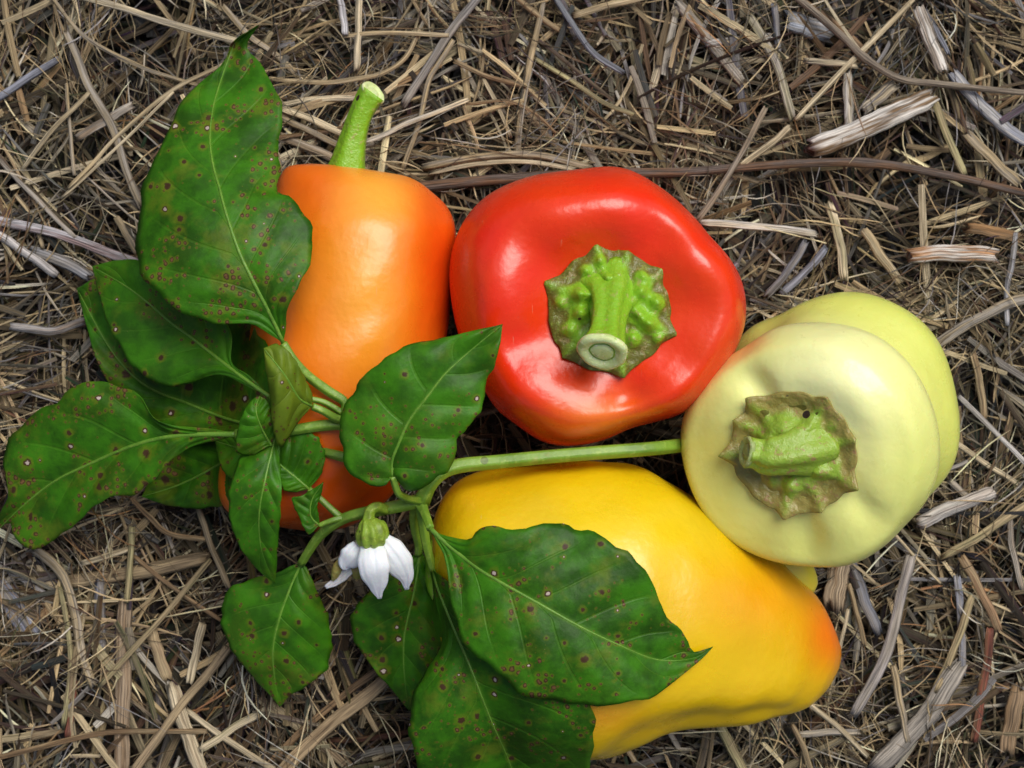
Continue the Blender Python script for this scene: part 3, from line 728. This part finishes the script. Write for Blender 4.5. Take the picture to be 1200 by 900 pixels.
leaf([(374, 616), (364, 604), (366, 585), (379, 565)], [(361, 626), (350, 605), (342, 585), (355, 580)], [(374, 606), (372, 592), (377, 578)],
     [.051, .053, .054, .056], (-.15, -.3), (.1, .1), mat=M_LEAF2, seed=33, rib=3)
leaf([(366, 476), (350, 466), (334, 440), (309, 408)], [(352, 492), (340, 510), (329, 524), (319, 500), (316, 462), (311, 432)], [(366, 462), (356, 440), (342, 416), (325, 403)],
     [.062, .068, .072, .070], (-.45, -.35), (.1, .1), mat=M_YOUNG, seed=34, rib=4, nv=4, label='yellowish young leaf folded over the petioles')
leaf([(504, 619), (528, 641), (566, 670), (611, 696), (645, 715), (679, 734), (721, 754), (770, 773), (812, 771), (835, 758)],
     [(513, 637), (521, 652), (526, 685), (530, 711), (540, 745), (555, 766), (574, 779), (596, 802), (615, 813), (642, 821), (672, 824), (698, 826), (732, 824), (763, 817), (785, 802), (808, 784), (824, 770)],
     [(513, 625), (526, 629), (550, 633), (557, 625), (567, 618), (582, 616), (612, 622), (624, 617), (642, 612), (664, 615), (680, 622), (706, 628), (726, 641), (748, 660), (764, 681), (773, 703), (779, 722), (797, 736), (806, 752), (812, 764)],
     [.062, .066, .071, .074, .076, .076, .074, .070, .064, .062], (-.14, -.10), (.10, .10), wave=.0016, pucker=.0014, nv=7, seed=35, rib=6.5, label='heavily spotted leaf lying across the yellow pepper')
leaf([(460, 558), (460, 540), (468, 518), (480, 492), (500, 466), (520, 440), (540, 421), (562, 402), (589, 380)],
     [(450, 570), (432, 568), (412, 556), (402, 536), (398, 508), (401, 484), (412, 460), (432, 436), (456, 416), (480, 404), (516, 396), (528, 394), (560, 386)],
     [(480, 576), (504, 566), (523, 553), (534, 534), (536, 516), (544, 504), (560, 488), (566, 472), (570, 448), (578, 432), (586, 404)],
     [.071, .073, .074, .075, .076, .077, .077, .078, .078], (-.16, -.20), (.10, .12), mat=M_LEAF2, pucker=.0015, nv=5, seed=36, rib=5, label='bright oval leaf between the orange and red peppers')

# flower
flower = stem_part('flower', [(452, 597, .054, 6), (442, 594, .057, 6.2), (434, 598, .058, 6.4), (432, 607, .058, 7), (433, 614, .0575, 12)], 22, mat=M_CUP)
flower['label'] = 'drooping white flower with green cup'
V, F, st = tube_px([(432, 608, .058, 8), (433, 613, .058, 13), (435, 619, .0578, 17.5), (436, 627, .0573, 18.5), (437, 634, .0565, 17), (438, 640, .056, 13)], 22, m=40, ribs=9, ribamp=.09)
new_mesh('flower_cup', V, F, M_CUP, flower, BB)
def petal(mid, hw, z, cup, tint=(0, 0), seed=0):
    C = catmull([(x, y, w*1.08, zz) for (x, y), w, zz in zip(mid, hw, z)], 26); m = 13
    T = np.gradient(C[:, :2], axis=0); T /= np.linalg.norm(T, axis=1)[:, None]; Nn = np.stack([-T[:, 1], T[:, 0]], 1)
    V = np.zeros((26, m, 3)); cc = np.zeros((26, m, 3))
    for i in range(26):
        for j in range(m):
            s = (j-6)/6; p = C[i, :2]+Nn[i]*C[i, 2]*s
            V[i, j] = at(p[0]+.5*math.sin(i*.9+seed)*s*s, p[1], C[i, 3]+cup*.62*(1-abs(s)**1.6)*C[i, 2]*S-.0004*math.exp(-(s/.16)**2)+.00016*math.cos(s*13+seed+i*.12))
            f = max(0, (i/25-.55)/.45); cc[i, j] = np.array((.86, .87, .88))*(1-.22*f)+np.array((.50, .48, .80))*.22*f
            if tint[0]: cc[i, j] = cc[i, j]*(1-tint[0])+np.array((.42, .34, .14))*tint[0]*(.6+.4*math.sin(i*1.3+j))
    o = new_mesh('petal', V.reshape(-1, 3), grid_faces(26, m, False), M_PETAL, flower, BB, cols=cc.reshape(-1, 3))
    md = o.modifiers.new('thickness', 'SOLIDIFY'); md.thickness = .0005; md.offset = -1
petal([(421, 640), (412, 652), (405, 662), (404, 668)], [9, 13, 9, 2], [.0555, .055, .053, .052], .5, seed=1)
petal([(420, 655), (408, 669), (394, 681), (382, 689)], [4, 6, 5, 1], [.050, .049, .047, .046], .5, (.35, 0), 2)
petal([(448, 632), (458, 645), (469, 662), (476, 678), (477, 691)], [9, 15, 15, 8, 1], [.0568, .0575, .056, .053, .050], .55, seed=3)
petal([(436, 634), (437, 650), (439, 668), (442, 685), (444, 702)], [11, 16, 17, 11, 1], [.057, .060, .060, .057, .053], .55, seed=4)
V, F, st = tube_px([(400, 655, .050, 3), (396, 664, .049, 6), (393, 673, .048, 5), (390, 680, .047, 2)], 12, m=12)
new_mesh('anther', V, F, M_CALYX2, flower, BB, cols=np.zeros((len(V), 3)))
V, F, st = tube_px([(425, 650, .050, 6), (420, 664, .049, 9), (418, 676, .047, 5)], 12, m=12)
new_mesh('stigma', V, F, M_CALYX2, flower, BB, cols=np.full((len(V), 3), .15))

# ------------------------------------------------------------------ single stalks, twigs and chips one can pick out of the mulch
TAN, PALE, GREY, BRN, DRK, BLUE, WHT, RED_, OLV = (.42, .32, .18), (.60, .50, .33), (.36, .32, .27), (.24, .15, .075), (.10, .065, .04), (.27, .28, .33), (.70, .66, .60), (.20, .065, .04), (.36, .32, .16)
STALKS = 'loose straw stalks on the mulch'; TWIGS = 'twigs lying on the mulch'; CHIPS = 'wood chips in the mulch'
KIND = {'s': ('straw_stalk', 'straw', STALKS, .6), 'b': ('flat_straw', 'straw', STALKS, .30), 't': ('twig', 'twig', TWIGS, .95), 'c': ('wood_chip', 'wood chip', CHIPS, .42)}
PIECES = [
 # kind, width px, colour, second colour, height mm, points, label
 ('t', 12, (.12, .09, .075), (.20, .11, .06), 2.2, [(470, 222), (560, 212), (640, 206), (720, 203), (800, 202), (867, 197), (933, 192), (993, 190), (1040, 193), (1083, 200), (1133, 210), (1215, 230)], 'long dark brown twig running behind the red pepper to the right edge'),
 ('t', 9, (.20, .16, .12), (.28, .23, .17), 4.5, [(930, -6), (987, 43), (1013, 67), (1053, 92), (1093, 98), (1140, 103), (1210, 109)], 'bent grey brown twig in the top right corner'),
 ('c', 21, WHT, BRN, 2.5, [(957, 172), (985, 161), (1020, 147), (1055, 130), (1087, 116)], 'splintered white and brown wood chip below the bent twig'),
 ('b', 9, WHT, PALE, 3.0, [(822, 261), (883, 265), (953, 273)], 'straight whitish straw right of the red pepper'),
 ('s', 8, (.28, .22, .15), GREY, 4.5, [(818, 258), (853, 207), (876, 166), (897, 127)], 'grey brown stalk crossing the long twig above the red pepper'),
 ('c', 19, (.42, .22, .10), WHT, 2.2, [(1073, 299), (1115, 297), (1162, 299)], 'rusty and white wood chip above the pale pepper, right'),
 ('c', 14, BRN, (.40, .22, .09), 1.5, [(1137, 267), (1165, 272), (1190, 278)], 'short brown wood chip just above the rusty white one'),
 ('s', 16, WHT, (.40, .28, .18), 2.0, [(1077, 12), (1083, 30), (1092, 52), (1105, 82)], 'thick whitish stick standing out in the top right corner'),
 ('b', 14, BLUE, WHT, 2.0, [(1120, 90), (1135, 108), (1153, 127), (1175, 147), (1203, 166)], 'frayed blue grey strip at the right edge under the bent twig'),
 ('b', 6, BLUE, GREY, 1.5, [(1086, 14), (1099, 38), (1111, 62)], 'narrow bluish sliver beside the thick whitish stick'),
 ('s', 7, PALE, TAN, 3.2, [(1070, 0), (1040, 30), (1013, 57), (973, 97), (933, 140)], 'long pale straw slanting under the bent twig'),
 ('b', 12, GREY, TAN, 1.6, [(796, 6), (830, 47), (850, 72), (867, 94)], 'wide grey tan blade at the top right of centre'),
 ('b', 11, GREY, OLV, 2.0, [(880, 20), (897, 48), (910, 73), (920, 103), (928, 136)], 'curved grey blade left of the bent twig'),
 ('b', 12, WHT, PALE, 1.6, [(993, 87), (994, 115), (996, 148)], 'short upright pale strip under the bent twig'),
 ('s', 9, PALE, TAN, 2.4, [(870, 193), (890, 178), (910, 163), (925, 149)], 'short pale stalk resting on the long twig'),
 ('b', 10, OLV, TAN, 2.2, [(1091, 106), (1100, 130), (1107, 150), (1118, 176), (1130, 202)], 'olive tan blade hanging down from the bent twig'),
 ('s', 14, TAN, GREY, 1.4, [(1133, 157), (1160, 184), (1192, 215)], 'stout tan stick end above the long twig, far right'),
 ('c', 13, GREY, PALE, 1.2, [(1013, 127), (1028, 115), (1045, 101)], 'small grey chip next to the splintered white one'),
 ('c', 22, (.38, .41, .47), GREY, -1.8, [(930, 26), (946, 32), (965, 38)], 'pale bluish flake near the top of the bent twig'),
 ('b', 12, PALE, OLV, 1.8, [(973, 243), (981, 270), (987, 300), (989, 325)], 'broad upright blade above the pale pepper'),
 ('s', 12, TAN, PALE, 1.8, [(1013, 270), (1030, 297), (1054, 331)], 'hollow tan stalk end just above the pale pepper'),
 ('b', 8, PALE, GREY, 1.2, [(945, 71), (972, 73), (1002, 76)], 'short pale blade between grey blade and bent twig'),
 ('b', 8, WHT, GREY, 1.0, [(830, 51), (865, 46), (902, 42)], 'whitish sliver across the wide grey tan blade'),
 ('b', 8, BLUE, GREY, 1.0, [(908, 8), (910, 35), (912, 66)], 'upright blue grey strip near the bluish flake'),
 ('b', 9, BLUE, GREY, 2.0, [(943, 286), (925, 315), (900, 346)], 'upper of two parallel blue grey blades above the pale pepper'),
 ('b', 9, BLUE, (.22, .20, .20), 1.6, [(966, 293), (944, 318), (918, 342)], 'lower of two parallel blue grey blades above the pale pepper'),
 ('b', 13, GREY, TAN, 3.0, [(1090, 408), (1120, 390), (1150, 372), (1178, 358), (1206, 350)], 'weathered grey blade touching the pale pepper on the right'),
 ('s', 7, (.40, .40, .43), GREY, 2.5, [(1190, 274), (1186, 310), (1180, 335), (1180, 380)], 'thin bluish grey stalk crossing the weathered blade'),
 ('s', 10, TAN, BRN, 2.0, [(1140, 415), (1147, 445), (1153, 490)], 'upright tan stalk right of the pale pepper'),
 ('s', 6, (.48, .45, .42), GREY, 3.2, [(1124, 465), (1150, 490), (1180, 520), (1204, 545)], 'pale grey stalk slanting down to the right edge'),
 ('b', 7, PALE, TAN, 2.6, [(1108, 510), (1140, 533), (1165, 550), (1192, 567)], 'yellowish straw right of the pale pepper'),
 ('s', 6, GREY, (.46, .44, .44), 2.2, [(1090, 562), (1110, 551), (1134, 541)], 'short grey stalk beside the pale pepper'),
 ('s', 16, WHT, (.55, .45, .38), 2.4, [(1077, 613), (1100, 602), (1130, 589), (1162, 578)], 'hollow whitish stick below right of the pale pepper'),
 ('b', 8, GREY, TAN, 2.0, [(1115, 566), (1140, 588), (1165, 604)], 'grey strip crossing the hollow whitish stick'),
 ('s', 8, GREY, BRN, 1.6, [(1183, 605), (1186, 640), (1198, 690)], 'bent grey stalk at the right edge, lower half'),
 ('b', 10, TAN, OLV, 1.8, [(1107, 652), (1145, 630), (1205, 590)], 'tan blade rising to the right edge'),
 ('s', 15, GREY, (.44, .40, .40), 2.6, [(1067, 653), (1058, 690), (1050, 727), (1030, 787), (1001, 836)], 'thick grey weathered stick below the pale pepper'),
 ('s', 11, TAN, GREY, 2.6, [(1047, 781), (1055, 825), (1064, 868)], 'short tan stick beside the thick grey stick'),
 ('s', 11, TAN, OLV, 2.8, [(1139, 700), (1120, 757), (1096, 810)], 'straight tan stalk in the lower right'),
 ('b', 23, GREY, (.25, .23, .20), 2.0, [(1119, 788), (1095, 825), (1070, 857), (1028, 898)], 'widest grey blade in the bottom right corner'),
 ('s', 12, RED_, BRN, 2.2, [(1161, 738), (1157, 775), (1151, 810), (1142, 868)], 'dark red brown stalk in the lower right'),
 ('s', 12, (.36, .22, .12), TAN, 2.2, [(1128, 653), (1150, 693), (1171, 738)], 'orange brown stalk above the red brown one'),
 ('c', 25, (.46, .36, .24), BRN, 1.5, [(985, 655), (982, 680), (978, 703)], 'blocky tan wood chip tucked under the pale pepper'),
 ('b', 14, (.20, .21, .25), GREY, .5, [(997, 655), (1013, 700), (1028, 737)], 'dark bluish blade beside the blocky chip'),
 ('b', 9, BLUE, GREY, 1.2, [(1122, 678), (1126, 730), (1128, 790)], 'upright bluish strip in the lower right'),
 ('s', 5, PALE, TAN, 2.0, [(994, 715), (988, 742), (981, 770)], 'thin pale straw right of the yellow tip'),
 ('s', 6, TAN, BRN, 1.6, [(995, 685), (1004, 718), (1014, 756)], 'thin tan straw below the blocky chip'),
 ('s', 7, PALE, TAN, 2.2, [(945, 823), (983, 853), (1016, 886)], 'pale straw slanting from beneath the yellow tip'),
 ('b', 9, GREY, PALE, 1.5, [(938, 861), (970, 858), (1004, 858)], 'flat grey straw below the yellow tip'),
 ('c', 18, (.38, .26, .15), BRN, 1.2, [(1191, 812), (1186, 840), (1179, 876)], 'brown wood chip by the bottom right edge'),
 ('s', 4, TAN, PALE, 2.4, [(1048, 625), (1073, 653), (1102, 683)], 'thin straw below the pale pepper'),
 ('b', 12, OLV, TAN, 2.0, [(841, 846), (856, 875), (872, 906)], 'broad tan blade sticking out under the yellow pepper'),
 ('s', 8, TAN, BRN, 2.0, [(928, 850), (940, 872), (951, 905)], 'brown stalk at the bottom edge left of the grey straw'),
 # bottom left
 ('s', 7, TAN, OLV, 4.0, [(117, 804), (150, 767), (187, 727), (246, 656)], 'long clean tan straw in the lower left'),
 ('s', 11, (.34, .25, .15), TAN, 3.0, [(157, 905), (185, 865), (213, 827), (243, 790), (270, 757)], 'brownish stick leaning toward the dark lower leaf'),
 ('b', 20, (.44, .33, .22), BRN, 1.2, [(145, 708), (144, 760), (143, 800), (141, 905)], 'broad upright tan strip in the lower left'),
 ('b', 17, PALE, (.44, .30, .18), 2.2, [(203, 808), (210, 832), (218, 856), (236, 905)], 'pale splinter under the brownish stick'),
 ('s', 10, PALE, TAN, 2.6, [(237, 732), (231, 760), (222, 800)], 'short pale stub above the brownish stick'),
 ('s', 8, PALE, TAN, 3.4, [(219, 833), (245, 853), (273, 872), (320, 902)], 'pale stalk crossing at the bottom left'),
 ('s', 10, PALE, OLV, 2.6, [(236, 878), (260, 862), (283, 847), (321, 826)], 'pale stub below the dark lower leaf'),
 ('s', 8, BRN, TAN, 3.2, [(-6, 889), (67, 870), (110, 861), (150, 857), (242, 857)], 'long brown stalk along the bottom left edge'),
 ('b', 19, (.48, .35, .20), BRN, 2.4, [(331, 903), (365, 868), (400, 838), (453, 796)], 'wide pale cane strip at the bottom, left of the lower leaf'),
 ('b', 9, (.36, .23, .12), BRN, 2.0, [(318, 892), (355, 855), (390, 825), (444, 783)], 'brown strip beside the wide pale cane'),
 ('s', 11, RED_, DRK, .8, [(88, 798), (84, 828), (80, 862)], 'dark red bark piece in the lower left'),
 ('b', 13, (.26, .25, .27), GREY, .4, [(117, 685), (118, 725), (119, 768)], 'upright grey slat in the lower left'),
 ('b', 13, TAN, (.36, .24, .14), .9, [(178, 742), (186, 768), (195, 794)], 'short tan strip left of the clean straw'),
 ('s', 8, OLV, TAN, 2.6, [(155, 618), (153, 660), (149, 705)], 'upright olive stalk below the far left leaf'),
 ('b', 12, TAN, GREY, 2.2, [(43, 647), (62, 661), (77, 682), (88, 725), (95, 765), (106, 800)], 'bowed tan blade under the far left leaf'),
 ('b', 8, OLV, TAN, 1.8, [(70, 690), (79, 735), (82, 790), (74, 850)], 'olive blade left of the bowed one'),
 ('s', 7, BRN, TAN, 2.6, [(154, 584), (175, 606), (197, 625), (242, 633)], 'kinked brown stalk below the left leaves'),
 ('s', 9, (.32, .25, .16), TAN, 2.8, [(233, 596), (247, 638), (268, 688)], 'stout stalk below the shaded left leaf'),
 ('s', 6, BRN, TAN, 1.6, [(157, 652), (200, 687), (258, 727)], 'thin brown stalk running under the clean straw'),
 ('b', 17, (.30, .22, .13), TAN, .8, [(83, 681), (130, 676), (175, 668), (238, 655)], 'wide flat brown strip below the left leaves'),
 ('b', 8, PALE, TAN, 1.8, [(97, 660), (125, 652), (150, 644)], 'short yellowish straw above the wide brown strip'),
 ('c', 22, (.24, .25, .31), GREY, -4.5, [(4, 694), (22, 722), (42, 752)], 'blue grey flake at the left edge'),
 # left and top left
 ('b', 12, (.48, .46, .48), RED_, 2.4, [(-6, 257), (50, 268), (90, 281), (133, 297), (160, 306)], 'weathered whitish strip with red patch left of the big leaf'),
 ('s', 11, (.46, .43, .41), GREY, 2.6, [(-6, 272), (25, 292), (66, 321)], 'pale grey stick at the left edge'),
 ('b', 12, (.34, .34, .36), GREY, 1.4, [(40, 295), (70, 305), (102, 322)], 'blue grey strip between the two pale ones'),
 ('s', 10, (.40, .38, .37), BRN, 1.8, [(14, 382), (40, 386), (66, 387), (99, 376)], 'whitish grey stick pointing at the dark left leaf'),
 ('s', 8, TAN, GREY, 2.4, [(137, 255), (148, 275), (160, 296)], 'short stalk left of the big spotted leaf'),
 ('s', 8, PALE, GREY, 3.6, [(92, -5), (140, 8), (180, 22), (230, 36), (280, 49)], 'long pale stalk passing behind the curled leaf tip'),
 ('s', 5, TAN, GREY, 3.0, [(60, -4), (100, 43), (163, 77), (200, 90), (236, 101)], 'tan stalk left of the big leaf, top corner'),
 ('s', 5, TAN, PALE, 4.0, [(80, 220), (110, 190), (137, 160), (200, 107), (264, 74)], 'long tan straw rising to the curled leaf tip'),
 ('s', 4, PALE, TAN, 3.8, [(72, 232), (112, 196), (150, 160), (203, 108)], 'pale straw parallel below the rising tan one'),
 ('b', 10, GREY, TAN, 2.6, [(78, 40), (92, 72), (103, 100), (130, 148), (148, 200), (164, 240)], 'long grey blade crossing toward the big leaf'),
 ('b', 9, BLUE, DRK, 1.6, [(-4, 116), (30, 93), (64, 72)], 'dark blue grey sliver at the left edge, top'),
 ('b', 6, PALE, TAN, 2.8, [(27, 198), (57, 157), (103, 110)], 'pale blade between sliver and rising straw'),
 ('s', 5, TAN, GREY, 2.2, [(78, 98), (82, 150), (87, 205)], 'upright thin straw in the top left'),
 ('s', 6, GREY, BRN, 2.4, [(-4, 184), (33, 223), (88, 278)], 'grey stalk slanting down to the whitish strip'),
 ('s', 6, TAN, GREY, 2.0, [(18, 228), (38, 256), (50, 290)], 'tan stalk end over the pale grey stick'),
 ('b', 10, GREY, BRN, 1.2, [(152, 125), (122, 143), (92, 161)], 'short grey blade in the top left'),
 # top middle
 ('s', 9, PALE, TAN, 2.6, [(331, 127), (365, 140), (402, 157)], 'upper tan stalk behind the orange pepper stem'),
 ('s', 9, TAN, GREY, 2.4, [(331, 139), (365, 155), (400, 172)], 'second tan stalk behind the orange pepper stem'),
 ('s', 12, (.34, .26, .17), GREY, 1.8, [(328, 160), (355, 170), (392, 186)], 'thick brownish stalk touching the orange pepper'),
 ('s', 6, TAN, PALE, 3.0, [(316, 92), (345, 95), (385, 97), (420, 92), (447, 86), (475, 68), (492, 36)], 'thin looping straw above the orange pepper stem'),
 ('b', 7, PALE, GREY, 2.0, [(330, 123), (370, 116), (415, 115)], 'pale blade left of the stem cut'),
 ('b', 10, GREY, (.28, .27, .27), 3.0, [(563, -5), (533, 30), (507, 70), (474, 121)], 'straight grey blade right of the orange pepper stem'),
 ('s', 7, TAN, GREY, 2.8, [(531, 48), (512, 78), (503, 95), (490, 147), (472, 199)], 'tan stalk running down to the orange pepper'),
 ('s', 7, PALE, WHT, 4.4, [(428, 166), (455, 155), (483, 142), (548, 117)], 'bright straw right of the orange pepper stem'),
 ('s', 4, BRN, TAN, 3.8, [(547, 122), (593, 118), (627, 133), (652, 156)], 'thin curved brown straw at the top centre'),
 ('b', 8, (.20, .21, .23), BLUE, 3.0, [(650, -5), (677, 37), (697, 63), (729, 84)], 'dark blue grey curved blade at the top centre'),
 ('b', 8, TAN, GREY, 2.4, [(636, 5), (620, 77), (610, 140), (606, 180)], 'upright tan blade above the red pepper'),
 ('s', 6, OLV, TAN, 2.6, [(628, 70), (667, 93), (707, 120), (742, 134)], 'olive straw above the red pepper'),
 ('s', 6, BRN, TAN, 2.0, [(533, 72), (573, 90), (615, 101)], 'short brown stalk at the top centre'),
 ('b', 9, TAN, PALE, 1.8, [(675, 18), (713, 7), (757, -3)], 'tan blade at the top edge right of the dark curve'),
 ('s', 6, TAN, PALE, 2.4, [(403, 42), (450, 38), (525, 41)], 'level tan straw above the orange pepper stem'),
 ('b', 9, TAN, GREY, 2.6, [(498, 196), (567, 183), (633, 183), (690, 196)], 'tan blade lying along the long twig above the red pepper'),
 ('b', 6, PALE, TAN, 3.0, [(505, 203), (560, 192), (620, 190), (672, 198)], 'pale blade next to the one along the long twig'),
 ('s', 7, BRN, TAN, 2.0, [(605, -3), (633, 20), (655, 35)], 'brown stalk at the top edge left of the dark curve'),
 ('b', 8, PALE, GREY, 2.2, [(421, -3), (420, 35), (418, 80)], 'upright pale blade at the top edge'),
 ('s', 9, (.48, .47, .48), GREY, 2.8, [(398, -4), (402, 18), (405, 40)], 'whitish stub at the top edge'),
 ('b', 5, PALE, TAN, 2.0, [(567, 93), (583, 123), (598, 159)], 'short pale blade above the red pepper, left'),
 ('b', 8, TAN, GREY, 2.2, [(262, 8), (290, 40), (318, 60), (345, 84)], 'tan blade right of the curled leaf tip'),
]
def piece(kind, wpx, c1, c2, hmm, pts, label, seed):
    name, cat, grp, flat = KIND[kind]; r = np.random.default_rng(seed)
    w = wpx*S*(.44 if kind in 'sb' else .5); th = max(w*flat, .0003); ph = r.uniform(0, 6.28, 6)
    z0 = hmm*.001+th*.5
    n = max(10, int(len(pts)*5)); C = catmull(pts, n); t = np.linspace(0, 1, n)
    C = C+np.stack([np.sin(t*13+ph[0]), np.cos(t*11+ph[1])], 1)*min(.7, wpx*.04)
    zz = z0+.0007*np.sin(t*3.1+ph[2])+(t-.5)*r.normal(0, .0012)
    P = np.array([at(x, y, z) for (x, y), z in zip(C, zz)])
    R = w*(1+.035*np.sin(t*9+ph[3])+.03*np.sin(t*37+ph[4]))*np.interp(t, [0, .04, .96, 1], [.86, 1, 1, .82])
    if kind == 't': R = R*(1-.25*t)*(1+.22*np.exp(-((t-.35)/.015)**2)+.22*np.exp(-((t-.72)/.02)**2))
    m = 14
    e = {'s': .20, 'b': .28, 't': .07, 'c': .2}[kind]; rv = 1+r.uniform(-e, e, m); pw = 4.0 if kind == 'c' else (2.6 if kind == 'b' else 2.0)
    def prof(a): return rv*(np.abs(np.cos(a))**pw+np.abs(np.sin(a))**pw)**(-1/pw)
    V, F, st = sweep(P, R, m=m, flat=flat, jag=w*(1.6 if kind in 'bc' else .7), rng=r, prof=prof)
    st = st+r.uniform(0, 7)
    c1 = np.clip(np.array(c1)*r.uniform(.85, 1.15), 0, .85); c2 = np.array(c2)*r.uniform(.8, 1.1)
    if kind in 'sb' : c2 = c2*.6+c1*.3
    base = P[n//2]*np.array((1, 1, 0))
    o = new_mesh(name, V, F, M_STRAW, None, base, cols=np.tile(c1, (len(V), 1)), cols2=np.tile(c2, (len(V), 1)), uv=st)
    tag(o, label, cat, grp)
for i, p in enumerate(PIECES): piece(*p, seed=100+i)
